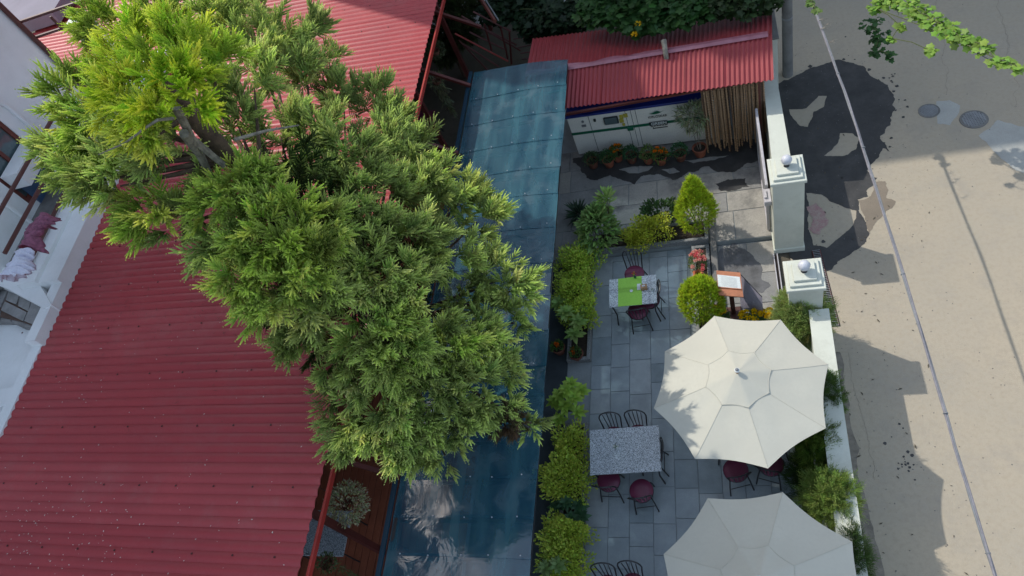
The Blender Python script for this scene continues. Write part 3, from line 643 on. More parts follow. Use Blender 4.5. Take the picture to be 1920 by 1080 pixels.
# white flecks of petals fallen on the roof
b = MB(); g = random.Random(8)
for i in range(420):
    if i < 150: u, v = g.gauss(110,90), g.gauss(1000,50)
    elif i < 260: u, v = g.uniform(90,200), g.uniform(430,760)
    else: u, v = g.uniform(0,620), g.uniform(450,1080)
    p = at(max(-20,u), v, 4.25); z = 4.0+(-5.6-p[0])*tan4+.03
    if p[0] > -5.7 or p[0] < -11.3: continue
    r = g.uniform(.006,.017); a = g.uniform(0,3); c_, s_ = math.cos(a)*r, math.sin(a)*r
    b.add([(p[0]-c_,p[1]-s_,z),(p[0]+s_*.5,p[1]-c_*.5,z+.004),(p[0]+c_,p[1]+s_,z),(p[0]-s_*.5,p[1]+c_*.5,z+.004)], [(0,1,2,3)])
o = b.build('fallen_petals', mat('dry_petal', (.75,.66,.60), .8), kind='stuff'); tag(o, 'tiny pale fallen petals scattered over the dark red roof', 'petals')
b = MB()
for i in range(900):
    u, v = g.gauss(330,150), g.gauss(480,120); p = at(max(-20,u), v, 4.25); z = 4.0+(-5.6-p[0])*tan4+.035
    if p[0] > -5.7 or p[0] < -11.3: continue
    r = g.uniform(.015,.05); a = g.uniform(0,3); c_, s_ = math.cos(a)*r, math.sin(a)*r; w_ = .0022
    b.add([(p[0]-c_,p[1]-s_,z),(p[0]+s_*.08,p[1]-c_*.08,z+.003),(p[0]+c_,p[1]+s_,z),(p[0]-s_*.08,p[1]+c_*.08,z+.003)], [(0,1,2,3)])
o = b.build('fallen_needles', M['deadleaf'], kind='stuff'); tag(o, 'brown fallen conifer needles lying on the red roof', 'needles')
# ================================================================ hotel (white building, upper left)
hx, hy = -11.44, 3.27; yaw = math.atan2(.068, 1)
hot = thing('hotel_building', 'tall white plastered hotel block with balcony beside the red roof', 'building', (hx,hy,0), yaw)
ex = np.array([math.cos(yaw), math.sin(yaw)]); ey = np.array([-math.sin(yaw), math.cos(yaw)])
def loc(p): d = np.array(p[:2])-[hx,hy]; return np.array([d@ex, d@ey, p[2]])
def wld(p): q = np.array([hx,hy])+ex*p[0]+ey*p[1]; return (q[0],q[1],p[2])
FX = -1.75; CY = 8.25     # facade plane and its far corner (local)
def onf(u, v): return loc(hit(u, v, wld((FX,0,0)), (ex[0],ex[1],0)))
def mk(name, mt, *boxes, par=None):
    b = MB()
    for q in boxes: b.box(*q)
    return b.build(name, M[mt], par or hot)
cn = onf(140,145); CY = cn[1]
# facade with an opening for a window
wa, wb = onf(0,205), onf(45,262); wc = onf(-5,300)
wy1 = wb[1]; wy0 = wy1-1.15; wz1 = onf(0,205)[2]; wz0 = wz1-1.35
mk('facade', 'white', (-9,-8,4.6,FX,wy0,9.5), (-9,wy1,4.6,FX,CY,9.5), (-9,wy0,4.6,FX,wy1,wz0), (-9,wy0,wz1,FX,wy1,9.5))
mk('unseen_storeys', 'upper', (-9,-8,9.5,FX-.003,CY,15.3), (-9,4.2,15.3,FX-.2,6.5,17.6), (-9,-8,15.3,FX-.2,4.2,23))  # unseen storeys, steps and height added to block sun and darken reflections
for k_ in range(1):
    for j_ in range(5): mk('window', 'glass', (FX-.003,-6+j_*2.8,10.8+k_*3.3,FX+.02,-4.7+j_*2.8,12.3+k_*3.3))
mk('lower_storey', 'white', (-9,-8,0,-.9,CY+1.0,3.95))
f = mk('window', 'brownframe', (FX-.12,wy0,wz0,FX-.02,wy0+.10,wz1), (FX-.12,wy1-.10,wz0,FX-.02,wy1,wz1), (FX-.12,wy0+.1,wz0,FX-.02,wy1-.1,wz0+.1), (FX-.12,wy0+.1,wz1-.1,FX-.02,wy1-.1,wz1), (FX-.12,wy0+.52,wz0+.1,FX-.02,wy0+.6,wz1-.1))
mk('pane', 'glass', (FX-.08,wy0+.1,wz0+.1,FX-.06,wy0+.52,wz1-.1), (FX-.08,wy0+.6,wz0+.1,FX-.06,wy1-.1,wz1-.1), par=f)
b = MB(); ac = []
for i in range(19):
    a = math.pi*i/18; ac.append((FX+.03, (wy0+wy1)/2+.92*math.cos(a), wz1-.15+.75*math.sin(a)))
b.tube([(FX+.03, ac[0][1], wz0-.5)]+ac+[(FX+.03, ac[-1][1], wz0-.5)], .045, 6); b.build('arch_moulding', M['white'], hot)
b = MB(); b.tube([(FX+.07, CY-.08, 4.75), (FX+.07, CY-.08, 14)], .055, 8); b.build('downpipe', M['brownpipe'], hot)
s0 = loc(at(20,560,4.75)); yb = s0[1]
mk('balcony_floor', 'concrete', (FX,3.2,4.55,-.9,CY+1.0,4.60)); mk('lower_slab', 'white', (-9,-8,4.0,-.26,3.0,4.28)); mk('beam', 'white', (-9,.7,4.28,-.26,1.05,4.42))
mk('kerb_ledge', 'white', (-.9,3.0,4.3,-.45,CY+1.0,4.80)); mk('kerb_ledge', 'white', (-.45,3.0,4.3,0,CY+1.0,4.72)); mk('kerb_ledge', 'white', (-.24,1.8,4.2,0,3.0,4.62)); mk('kerb_ledge', 'white', (-.255,-8,4.2,-.04,1.8,4.45))
# stone topped cross wall
b = MB(); P_ = [loc(at(u, v, 4.62))[:2] for u, v in ((-60,470),(0,497),(74,531),(98,572),(86,580),(14,542),(-60,512))][::-1]; b.prism([tuple(p) for p in P_], 4.29, 4.64); b.build('cross_wall', M['white'], hot)
g = random.Random(3)
def c2(x, y): return (x/2.4, 270+y/2.4)
for q in ([(0,648),(32,660),(0,735)],[(38,660),(85,683),(72,722),(26,702)],[(90,686),(136,708),(126,752),(80,728)],[(22,708),(120,757),(104,797),(4,748)],[(142,714),(210,745),(180,825),(109,796)],[(-60,640),(-4,650),(-4,738),(-60,700)],[(-60,706),(0,750),(-10,790),(-60,760)]):
    P_ = [loc(at(*c2(*p), 4.46))[:2] for p in q][::-1]; h_ = 4.455+g.random()*.012; b = MB(); b.prism([tuple(p) for p in P_], 4.40, h_); b.build('stone', M['stone'], hot)
P_ = [loc(at(*c2(*p), 4.43))[:2] for p in ((-80,636),(36,648),(213,744),(178,832),(100,800),(-80,760))][::-1]; b = MB(); b.prism([tuple(p) for p in P_], 4.15, 4.432); b.build('mortar_bed', M['mortar'], hot)
for q in ([(-50,768),(3,756),(50,778),(50,800),(-50,800)],[(54,779),(104,800),(172,831),(95,822),(54,802)]):
    P_ = [loc(at(*c2(*p), 4.40))[:2] for p in q][::-1]; b = MB(); b.prism([tuple(p) for p in P_], 4.2, 4.41); b.build('stone', M['stone'], hot)
tk = thing('shade_blocker', 'unseen raised block added to shade the lower parasol', 'shade blocker', (-14.0,10.2,15.3)); b = MB(); b.box(-.9,-1.0,5.3,.9,1.1,7.6,.03); b.build('blocker', M['white'], tk)  # unseen block added to keep sun off the lower parasol
for sx in (-1,1):
    for sy in (-1,1): b = MB(); b.box(sx*.8-.05,sy*.8-.05,0,sx*.8+.05,sy*.8+.05,5.3); b.build('leg', M['grey'], tk)
# railing
rl = thing('balcony_railing', 'brown horizontal pipe railing along the white hotel balcony', 'railing', (hx,hy,0), yaw)
rx = -.72
def onr(u, v): return loc(hit(u, v, wld((rx,0,0)), (ex[0],ex[1],0)))
zs = sorted([onr(0,395)[2], onr(52,395)[2], onr(42,516)[2]]); print('RAILZ', zs, 'corner', cn, 'win', wa, wb)
for z_ in zs: b = MB(); b.tube([(rx,3.3,z_),(rx,CY+.1,z_)], .04, 8); b.build('rail', M['brownpipe'], rl, True)
# end rails along the far end of the balcony
pe = [(38,40),(72,67)]
for (u, v) in pe:
    z_ = loc(hit(u, v, wld((0,CY,0)), (ey[0],ey[1],0)))[2]; b = MB(); b.tube([(FX,CY-.02,z_),(.1,CY-.02,z_)], .035, 8); b.build('end_rail', M['brownpipe'], rl, True)
q0 = loc(hit(95,30, wld((0,CY,0)), (ey[0],ey[1],0))); q1 = loc(hit(115,52, wld((0,CY,0)), (ey[0],ey[1],0)))
b = MB(); b.tube([(q0[0],CY-.02,q1[2]),(q0[0],CY-.02,q0[2])], .03, 8); b.build('post', M['brownpipe'], rl, True)
pt = loc(hit(122,48, wld((0,CY,0)), (ey[0],ey[1],0)))
mk('pillar', 'white', (pt[0],CY-.02+.04,4.3,pt[0]+.34,CY+.42,pt[2])); mk('cross_beam', 'white', (-.9,CY+.1,4.6,-.1,CY+.45,5.0))
mk('exhaust_hood', 'white', (FX,CY-3.3,5.15,FX+.42,CY-2.2,5.5)); mk('door_panel', 'bluedoor', (FX,CY-3.2,4.6,FX+.03,CY-2.4,5.1))
b = MB(); p = loc(at(60,10,5.2)); b.box(p[0]-4,p[1]-.8,4.9,p[0]+1.1,p[1]+6,5.2); b.build('rear_terrace', M['terrace'], hot)
# clothes on the railing
def cloth(name, u0, v0, u1, v1, z, w, drop, mt, label, seed, folds=5, wid=.26):
    a = at(u0,v0,z); c = at(u1,v1,z); a = np.array(a); c = np.array(c); g = np.random.default_rng(seed); n, m_ = 26, 20; vs = []
    nrm = np.array([-(c-a)[1], (c-a)[0], 0]); nrm /= np.linalg.norm(nrm)
    for i in range(n+1):
        fx = i/n; base = a+(c-a)*fx
        for j in range(m_+1):
            s_ = (j/m_-.42)*2; d = abs(s_); fl = .02+.05*min(1,d*1.5)
            off = nrm*(s_*wid*(1+.3*math.sin(fx*8+seed)+.12*math.sin(fx*31))+.015*math.sin(fx*44+s_*3)+.3*fl*math.sin(fx*folds*6.28+s_*2.3+seed))+np.array([0,0,-drop*d*d*(.5+.3*math.sin(fx*5+seed))+.022*math.sin(fx*folds*9+s_*5+seed)*min(1,d*3)+.022*math.sin(fx*47+s_*2.2)*d])
            vs.append(base+off+(c-a)*.04*math.sin(j*.9+seed)*d)
    b = MB(); b.add(vs, [(i*(m_+1)+j, i*(m_+1)+j+1, (i+1)*(m_+1)+j+1, (i+1)*(m_+1)+j) for i in range(n) for j in range(m_)])
    o = b.build(name, M[mt], smooth=True); md = o.modifiers.new('s', 'SOLIDIFY'); md.thickness = .006; tag(o, label, 'laundry', 'laundry hung on the balcony railing'); return o
cloth('garment', 40,460,80,398,zs[-1]+.03,.5,.5,'pinkcloth','crumpled purple-pink striped cloth draped over the balcony railing',2,4)
cloth('towel', 8,515,38,466,zs[-1]+.03,.5,.45,'whitecloth','pale lavender-white towel draped over the balcony railing, below the purple cloth',5,2)
# ================================================================ furniture
def chair_proto():
    t = thing('cafe_chair', 'x', 'chair', group='black metal cafe chairs with round maroon seats')
    b = MB(); b.lathe([(.001,.425),(.175,.425),(.195,.44),(.195,.458),(.17,.475),(.08,.482),(.001,.483)], k=28, cap=False); b.build('seat', M['maroon'], t, True)
    b = MB(); n = 24; b.tube([(.187*math.cos(6.2832*i/n), .187*math.sin(6.2832*i/n), .418) for i in range(n+1)], .011, 6, False); b.build('seat_ring', M['black'], t, True)
    for sx in (-1, 1):
        b = MB(); b.tube([(sx*.12,-.13,.42),(sx*.15,-.17,.28),(sx*.17,-.20,.0)], .012, 8); b.build('leg', M['black'], t, True)
        b = MB(); b.tube([(sx*.14,.13,.42),(sx*.165,.17,.25),(sx*.19,.235,.0)], .012, 8); b.build('leg', M['black'], t, True)
    b = MB(); pts = [(-.15,.12,.42),(-.165,.165,.60),(-.185,.215,.80),(-.165,.235,.86)]
    pts += [(x_, .235+.035*(1-(x_/.17)**2), .875+.03*(1-(x_/.17)**2)) for x_ in (-.12,-.06,0,.06,.12)] + [(.165,.235,.86),(.185,.215,.80),(.165,.165,.60),(.15,.12,.42)]
    b.tube(pts, .012, 8); b.build('back_frame', M['black'], t, True)
    for x_ in (-.10,-.034,.034,.10):
        b = MB(); b.tube([(x_*.75,.175,.43),(x_*.9,.205,.64),(x_*1.08,.262-.03*(abs(x_)/.1),.885)], .008, 6); b.build('slat', M['black'], t, True)
    b = MB(); b.tube([(-.16,-.185,.18),(.16,-.185,.18)], .007, 6); b.build('stretcher', M['black'], t, True)
    b = MB(); b.tube([(-.155,.19,.18),(.155,.19,.18)], .007, 6); b.build('stretcher', M['black'], t, True)
    return t
CH = chair_proto(); used = False
def chair(x, y, rz, label):
    global used
    if not used: CH.location = (x,y,.012); CH.rotation_euler = (0,0,rz); CH['label'] = label; used = True; return CH
    return dup(CH, label, (x,y,.012), rz)
PI = math.pi
chair(-2.03,8.06,-.06,'black cafe chair with maroon seat at the head of the small green-runner table')
chair(-1.96,7.20,PI+.10,'cafe chair with maroon seat pushed under the near side of the small table')
chair(-1.74,7.42,-PI/2,'black cafe chair tucked at the right end of the small green-runner table')
chair(-2.39,4.66,.03,'left of the two cafe chairs behind the bare granite table')
chair(-1.97,4.68,-.05,'right of the two cafe chairs behind the bare granite table')
chair(-2.47,3.90,PI-.05,'maroon-seated cafe chair half hidden under the near left of the granite table')
chair(-1.92,3.72,PI+.12,'maroon-seated cafe chair pulled out at the near right of the granite table')
chair(-1.76,4.30,-PI/2,'black cafe chair tucked at the right end of the bare granite table')
chair(-.41,4.04,PI+.25,'maroon-seated cafe chair showing left below the edge of the fully visible parasol')
chair(.13,4.13,PI-.30,'maroon-seated cafe chair mostly hidden at the right edge below the fully visible parasol')
chair(-2.45,2.20,.05,'left of the two cafe chair backs at the bottom edge of the picture')
chair(-2.06,2.24,-.04,'right of the two cafe chair backs at the bottom edge of the picture')
def table(px, label, gl=True):
    P = [at(u,v,.75) for u, v in px]; c = sum(P)/4; a = (P[1]-P[0]+P[2]-P[3])/2; d = (P[0]-P[3]+P[1]-P[2])/2; w = np.linalg.norm(a); h = np.linalg.norm(d); rz = math.atan2(a[1], a[0])
    t = thing('cafe_table', label, 'table', (c[0],c[1],.012), rz, 'granite topped cafe tables')
    b = MB(); b.box(-w/2,-h/2,.715,w/2,h/2,.74,.004); b.build('tabletop', M['granite'], t)
    b = MB(); e = .05
    for (x0,y0,x1,y1) in ((-w/2+e,-h/2+e,w/2-e,-h/2+e),(-w/2+e,h/2-e,w/2-e,h/2-e),(-w/2+e,-h/2+e,-w/2+e,h/2-e),(w/2-e,-h/2+e,w/2-e,h/2-e)): b.tube([(x0,y0,.70),(x1,y1,.70)], .013, 6)
    b.build('frame', M['black'], t)
    for sx in (-1,1):
        for sy in (-1,1): b = MB(); b.tube([(sx*(w/2-e),sy*(h/2-e),.70),(sx*(w/2-e-.03),sy*(h/2-e-.01),.35),(sx*(w/2-e+.01),sy*(h/2-e+.01),0)], .014, 8); b.build('leg', M['black'], t, True)
    return t, w, h, c, rz
T1 = table([(1142,525),(1229,514),(1233,568),(1142,576)], 'small granite table with green runner at the head of the patio')
T2 = table([(1107,808),(1237,795),(1238,885),(1105,889)], 'bare speckled granite table beside the golden hedge in the middle of the patio')
T3 = table([(1100,1094),(1243,1080),(1247,1190),(1097,1196)], 'granite table cut off at the bottom edge of the picture')
t4, *_ = table([(1330,800),(1470,790),(1480,890),(1325,900)], 'granite table hidden beneath the fully visible parasol')
t4.location = (-.16,4.72,.012)
def on(T, px): 
    return at(px[0], px[1], .754)
t, w, h, c, rz = T1
P = [on(T1,(1159,523)),on(T1,(1203,517.5)),on(T1,(1204,571)),on(T1,(1159,575))]; b = MB(); b.prism([(p[0],p[1]) for p in P[::-1]], .7535, .757)
o = b.build('table_runner', M['green']); tag(o, 'bright lime green runner laid across the small table', 'table runner')
p = on(T1,(1208,541)); t = thing('napkin_box', 'small wooden napkin box on the small table', 'box', (p[0],p[1],.757), .1); b = MB(); b.box(-.06,-.045,0,.06,.045,.085,.006); b.build('box', M['lightwood'], t); b = MB(); b.box(-.03,-.012,.085,.03,.012,.10); b.build('napkin', M['paper'], t)
p = on(T1,(1198,538)); o = MB().box(-.035,-.07,0,.035,.07,.004).build('napkin', M['paper'], loc=(p[0],p[1],.757)); tag(o, 'white folded paper napkin lying left of the wooden box', 'napkin')
p = on(T1,(1184,546)); b = MB(); b.lathe([(.001,.0),(.022,0),(.03,.012),(.025,.011),(.001,.004)], k=16, cap=False); o = b.build('ashtray', M['paper'], smooth=True, loc=(p[0],p[1],.757)); tag(o, 'tiny white dish in the middle of the green runner', 'dish')
p = on(T1,(1223,544)); b = MB(); b.lathe([(.025,.0),(.03,.05),(.026,.05),(.02,.004)], k=16, cap=False); o = b.build('glass', M['paper'], smooth=True, loc=(p[0],p[1],.754)); tag(o, 'small clear glass right of the wooden napkin box', 'glass')
def vase(p, z, label, cols, mt):
    t = thing('bud_vase', label, 'vase', (p[0],p[1],z)); b = MB(); b.lathe([(.018,0),(.024,.03),(.012,.07),(.014,.085)], k=12); b.build('vase', M[mt], t, True)
    n = 9; d = sph(n); d[:,2] = abs(d[:,2])+.5; scatter('leaf', NARROW, np.tile([[0,0,.08]],(n,1)), d, R.uniform(.05,.09,n), jit((.08,.16,.04),n), (.1,.2,.05), M['leaf'], t)
    for i, c_ in enumerate(cols):
        d = sph(14); d[:,2] = abs(d[:,2])*.8+.1; a = 6.28*i/len(cols); q = np.array([.03*math.cos(a), .03*math.sin(a), .13+.01*i])
        scatter('flower', LEAF, np.tile([q],(14,1)), d, .022, jit(c_,14,.1,.05), c_, M['petal'], t)
vase(on(T1,(1191,521)), .757, 'small vase of red and yellow flowers at the far edge of the green runner', [(.6,.08,.03),(.7,.35,.03),(.65,.1,.05),(.6,.4,.05)], 'greens')
vase(on(T2,(1158,842)), .754, 'little white vase with a green sprig on the granite table', [(.7,.7,.66),(.7,.7,.6)], 'paper')
# parasols
def parasol(cx, cy, r, off, zr, za, label, seed):
    t = thing('parasol', label, 'parasol', (cx,cy,0), 0, 'cream octagonal cafe parasols'); g = np.random.default_rng(seed)
    ang = [rad(off)+i*PI/4 for i in range(8)]; rr = [r*(1+g.normal(0,.008)) for _ in ang]; vr = .37
    N = 10; ME = 9
    def seam(i, f, outer=True):
        a = ang[i % 8]; ra = rr[i % 8]*f; z = za-(za-zr)*f**1.02*1.0-.03*math.sin(math.pi*f); return np.array([ra*math.cos(a), ra*math.sin(a), z])
    for i in range(8):
        b = MB(); vs = []
        for k in range(N+1):
            f = .30+(1-.30)*k/N
            A, B = seam(i,f), seam(i+1,f)
            for j in range(ME+1):
                s_ = j/ME; p = A+(B-A)*s_; bow = math.sin(math.pi*s_); p = p*np.array([1,1,1]); p[:2] *= 1-.042*bow*f**3; p[2] -= .008*bow*f*(1-.6*f)
                p[2] += .006*math.sin(9*s_+i*2.1+seed)*math.sin(3*f*PI)*bow
                vs.append(p)
        b.add(vs, [(k*(ME+1)+j, (k+1)*(ME+1)+j, (k+1)*(ME+1)+j+1, k*(ME+1)+j+1) for k in range(N) for j in range(ME)])
        vs2 = []
        for j in range(ME+1): p = np.array(vs[N*(ME+1)+j]); q = p.copy(); q[:2] *= .985; q[2] -= .055-.02*math.sin(math.pi*j/ME); vs2 += [p*[1.0005,1.0005,1]-[0,0,.001], q]
        b.add(vs2, [(2*j,2*j+1,2*j+3,2*j+2) for j in range(ME)])
        b.build('canopy_panel', M['cloth'], t, True)
        b = MB(); pp = [seam(i,.30+.7*k/12)+[0,0,.003] for k in range(13)]; b.tube(pp, .0035, 4); b.build('seam', M['cloth'], t)
        b = MB(); pp = [seam(i,.05+.93*k/6)-[0,0,.018] for k in range(7)]; b.tube(pp, .008, 6); b.build('rib', M['lightwood'], t)
    b = MB(); K = 8; L8 = 6; vs = [(0,0,za+.016)]
    for k in range(1,K+1):
        f = k/K
        for i in range(8):
            for j in range(L8):
                s_ = j/L8; A = np.array([math.cos(ang[i]), math.sin(ang[i])]); B = np.array([math.cos(ang[(i+1)%8]), math.sin(ang[(i+1)%8])]); q = (A+(B-A)*s_)*r*vr*f
                bow = math.sin(math.pi*s_); q = q*(1-.05*bow*f**2)
                z = za+.016-f*(za-zr)*vr-.03*math.sin(math.pi*f*vr)-.002*bow*f+.003*math.sin(7*s_+i)*f
                vs.append((q[0],q[1],z))
    n8 = 8*L8; fs = [(0,1+j,1+(j+1)%n8) for j in range(n8)]+[(1+(k-1)*n8+j, 1+k*n8+j, 1+k*n8+(j+1)%n8, 1+(k-1)*n8+(j+1)%n8) for k in range(1,K) for j in range(n8)]
    b.add(vs, fs); v = b.build('vent', M['cloth'], t, True)
    rim = [np.array(vs[1+(K-1)*n8+(j % n8)])+[0,0,.003] for j in range(n8+1)]; b = MB(); b.tube(rim, .0042, 4); b.build('hem', M['cloth'], v)
    b = MB(); b.tube([(0,0,.05),(0,0,za+.05)], .022, 10); b.build('pole', M['lightwood'], t, True)
    b = MB(); b.lathe([(.035,za+.062),(.036,za+.085),(.03,za+.088)], k=16); b.build('finial_ring', M['paper'], t, True); b = MB(); b.sphere((0,0,za+.095), .026, 12, (1,1,.8)); b.build('finial', M['grey'], t, True)
    b = MB(); b.lathe([(.24,.012),(.24,.05),(.05,.08),(.04,.25),(.001,.25)], k=24); b.build('base', M['black'], t, True)
    b = MB(); b.tube([(r*math.cos(ang[k % 8]+0),r*math.sin(ang[k % 8]),zr) for k in (0,)]*1+[(r*1.001*math.cos(ang[0]),r*1.001*math.sin(ang[0]),zr-.001)], .001, 3)
    return t
parasol(-.205,4.665,1.255,12.6,2.2,2.66,'cream octagonal parasol seen whole, sunlit on its right side',1)
parasol(-.17,1.93,1.26,27,2.2,2.66,'cream octagonal parasol cut off by the bottom edge, lying in shade',2)
# menu stand
P = [at(1343,507,1.10),at(1388,511,1.10),at(1394,557,1.02),at(1347,553,1.02)]
t = thing('menu_stand', 'varnished wooden lectern with an open menu sheet by the gate landing', 'menu stand', (0,0,0))
def quad(P, z0, z1, e0, e1, off):
    P = [np.array(p) for p in P]; a = P[0]+(P[3]-P[0])*e0; b_ = P[1]+(P[2]-P[1])*e0; c_ = P[1]+(P[2]-P[1])*e1; d_ = P[0]+(P[3]-P[0])*e1
    Q = [d_,c_,b_,a]; return [(q[0],q[1],q[2]+off) for q in Q]
def slab(name, mt, Q, th_, par):
    b = MB(); b.add([(x_,y_,z_-th_) for x_,y_,z_ in Q]+Q, [(3,2,1,0),(4,5,6,7),(0,1,5,4),(1,2,6,5),(2,3,7,6),(3,0,4,7)]); return b.build(name, M[mt], par)
slab('desk_board', 'wood', quad(P,0,0,0,1,0), .025, t); slab('menu_sheet', 'paper', quad([P[0]+[.01,0,0],P[1]-[.02,0,0],P[2]-[.02,0,0],P[3]+[.01,0,0]],0,0,.18,.68,.004), .003, t)
for e in (.70,): 
    b = MB(); q = quad(P,0,0,.69,.72,.022); slab('ledge', 'wood', q, .02, t)
b = MB()
for k in range(9):
    q = quad([P[0]+[.05,0,0],P[1]-[.08,0,0],P[2]-[.08,0,0],P[3]+[.05,0,0]],0,0,.24+k*.045,.248+k*.045,.0055); b.add(q, [(0,1,2,3)])
b.build('menu_print', mat('faint_ink', (.35,.38,.38), .8), t)
cc = (P[0]+P[1]+P[2]+P[3])/4; b = MB(); b.box(cc[0]-.035,cc[1]-.02,.05,cc[0]+.045,cc[1]+.05,1.03); b.build('post', M['woodd'], t)
b = MB(); b.box(cc[0]-.16,cc[1]-.14,.0,cc[0]+.16,cc[1]+.14,.05,.01); b.build('foot', M['woodd'], t)
Q = [at(1383,509,1.02),at(1429,557,.80),at(1432,600,.25),at(1389,575,.25)]
t = thing('notice_board', 'white board painted in lavender shade tone leaning behind the wooden menu stand', 'board'); slab('panel', 'lav', [tuple(q) for q in Q[::-1]], .015, t)
b = MB(); b.tube([Q[0],Q[1]], .008, 6); b.tube([Q[3],(Q[3][0],Q[3][1],0.02)], .01, 6); b.tube([Q[2],(Q[2][0],Q[2][1],0.02)], .01, 6); b.build('frame', M['black'], t)
# ================================================================ plants
def bush(name, label, cat, c, rx, ry, rz, n, tpl, size, col, tip, group=None, lump=.3, up=.35, kids=None, shell=(.55,1.), trunk=True, mt='leaf', conic=0, roll=None):
    t = thing(name, label, cat, (c[0],c[1],c[2]), 0, group); d = sph(n); d[:,2] = np.where(d[:,2] < -.45, -d[:,2], d[:,2])
    r = (R.uniform(shell[0]**2, shell[1]**2, n)**.5)*lumps(d, 14, lump)
    p = d*r[:,None]*np.array([rx,ry,rz]); 
    if conic: sc = 1-conic*np.clip((p[:,2]/rz+.2),0,1); p[:,:2] *= sc[:,None]
    p[:,2] += rz
    dirs = d+R.normal(0,.45,(n,3)); dirs[:,2] += up
    if roll is None and mt == 'leaf': roll = R.normal(0,.55,n)
    scatter('foliage', tpl, p, dirs, size*R.uniform(.7,1.25,n), jit(col,n), jit(tip,n,.15,.08), M[mt], t, roll)
    if trunk:
        b = MB()
        for k in range(5):
            a = 6.28*k/5; b.tube([(0,0,-.0),(rx*.25*math.cos(a),ry*.25*math.sin(a),rz*.7),(rx*.6*math.cos(a),ry*.6*math.sin(a),rz*1.35)], [.012,.009,.003], 5)
        b.build('stem', M['stem'], t)
    return t
GOLD = (.20,.29,.035); GOLDT = (.52,.66,.09); DG = (.035,.075,.02); MG = (.075,.14,.03)
gh = 'clipped golden-leaved hedge bushes'
for i, (u, v, w_, hy_, lab) in enumerate((
    (1085,498,.30,.28,'golden bush at the top of the left bed beside the blue canopy'), (1080,545,.30,.30,'golden bush between the top golden bush and the big-leaved plant, left bed'),
    (1088,585,.24,.24,'smallest golden bush in the left bed, right beside the lower edge of the small table'),
    (1068,838,.20,.26,'golden sprig bush below the big glossy plant, level with the granite table top'), (1060,898,.30,.30,'golden bush left of the near chairs of the granite table'),
    (1062,1000,.27,.22,'golden bush near the bottom of the bed, above the pale rosette plant'), (1058,1058,.26,.26,'golden bush at the bottom edge of the picture'))):
    c = at(u,v,.45); bush('golden_bush', lab, 'bush', (c[0],c[1],.06), w_*1.2, hy_*1.25, .33, 2900 if w_ > .25 else 1900, LEAF, .056, GOLD if i < 3 else (.21,.28,.035), GOLDT if i < 3 else (.54,.64,.09), gh, lump=.6, shell=(.3,1.12), up=.6)
for (u, v, w_, lab) in ((1222,430,.34,'golden bush just left of the tall clipped cone'), (1192,447,.22,'low yellow-green bush between the tall leafy shrub and the golden bush')):
    c = at(u,v,.45); bush('golden_bush', lab, 'bush', (c[0],c[1],.2), w_, .24, .26, 1800, LEAF, .05, (.19,.23,.02), (.48,.52,.05), gh, lump=.55, shell=(.3,1.1))
c = at(1130,440,.5); bush('laurel_shrub', 'tall dark green long-leaved shrub at the head of the left bed', 'shrub', (c[0]-.05,c[1]-.05,.1), .42,.42,.62, 1000, LONG, .17, (.09,.16,.04), (.22,.35,.10), lump=.25, up=.6, conic=.55)
c = at(1130,365,1.1); p = bush('sapling', 'slender leafy shoot rising above the tall dark shrub', 'sapling', (c[0]+.10,c[1]-.35,.9), .16,.16,.32, 110, LONG, .15, (.13,.21,.05), (.27,.40,.11), up=.7, shell=(.2,1))
c = at(1085,400,.3); bush('agave_plant', 'dark spiky plant in deep shade left of the tall leafy shrub', 'plant', (c[0],c[1],.1), .16,.16,.14, 90, NARROW, .30, (.03,.06,.035), (.05,.09,.05), up=.6, shell=(.05,.4), trunk=False)
bush('laurel_shrub', 'dark leafy shrub behind the golden bushes at the head of the patio', 'shrub', (*at(1235,395,.5)[:2],.2), .40,.22,.24, 500, LEAF, .09, DG, (.06,.12,.035))
# clipped thujas
TH = (.16,.24,.02); THT = (.66,.82,.05)
bush('clipped_thuja', 'taller bright golden-green thuja clipped to a pointed cone', 'topiary', (-.74,9.12,.14), .37,.37,.80, 3900, FAN, .11, TH, THT, 'two clipped golden thujas', lump=.12, up=1.1, mt='conifer', conic=.55, shell=(.75,1))
bush('clipped_thuja', 'rounder bright golden-green thuja between the green-runner table and menu stand', 'topiary', (-.76,7.10,.12), .37,.37,.62, 3400, FAN, .11, TH, THT, 'two clipped golden thujas', lump=.10, up=1.1, mt='conifer', conic=.16, shell=(.75,1))
# big rosette plants
def rosettes(label, centers, ln, col, tip, base):
    t = thing('glossy_shrub', label, 'shrub', (base[0],base[1],.08)); P = []; D = []; Z = []
    b = MB()
    for (x_, y_, z_) in centers:
        b.tube([(0,0,0),(x_*.5,y_*.5,z_*.6),(x_,y_,z_)], [.014,.011,.008], 6)
        n = 19
        for k in range(n):
            a = 2.4*k+random.random()*.3; e = .05+.75*k/n; P.append((x_,y_,z_+.012*k/2)); D.append((math.cos(a)*math.cos(e), math.sin(a)*math.cos(e), math.sin(e))); Z.append(ln*1.15*(1-.45*k/n)*random.uniform(.85,1.1))
    b.build('stem', M['stem'], t); n = len(P)
    scatter('foliage', BROAD, np.array(P), np.array(D), np.array(Z), jit(col,n,.15,.08), jit(tip,n,.1,.05), M['leaf'], t, roll=np.full(n,0.)+R.normal(0,.25,n))
    return t
def cen(pxs, z, base): return [tuple(np.array(at(u,v,z+.08+dz))-[base[0],base[1],.08]) for u, v, dz in pxs]
base = at(1062,620,.1); rosettes('large-leaved rosette shrub at the lower end of the upper left bed', cen([(1060,588,.2),(1084,605,.05),(1078,628,-.05),(1048,572,.05),(1090,590,-.1)], .5, base), .20, (.14,.25,.06), (.27,.40,.11), base)
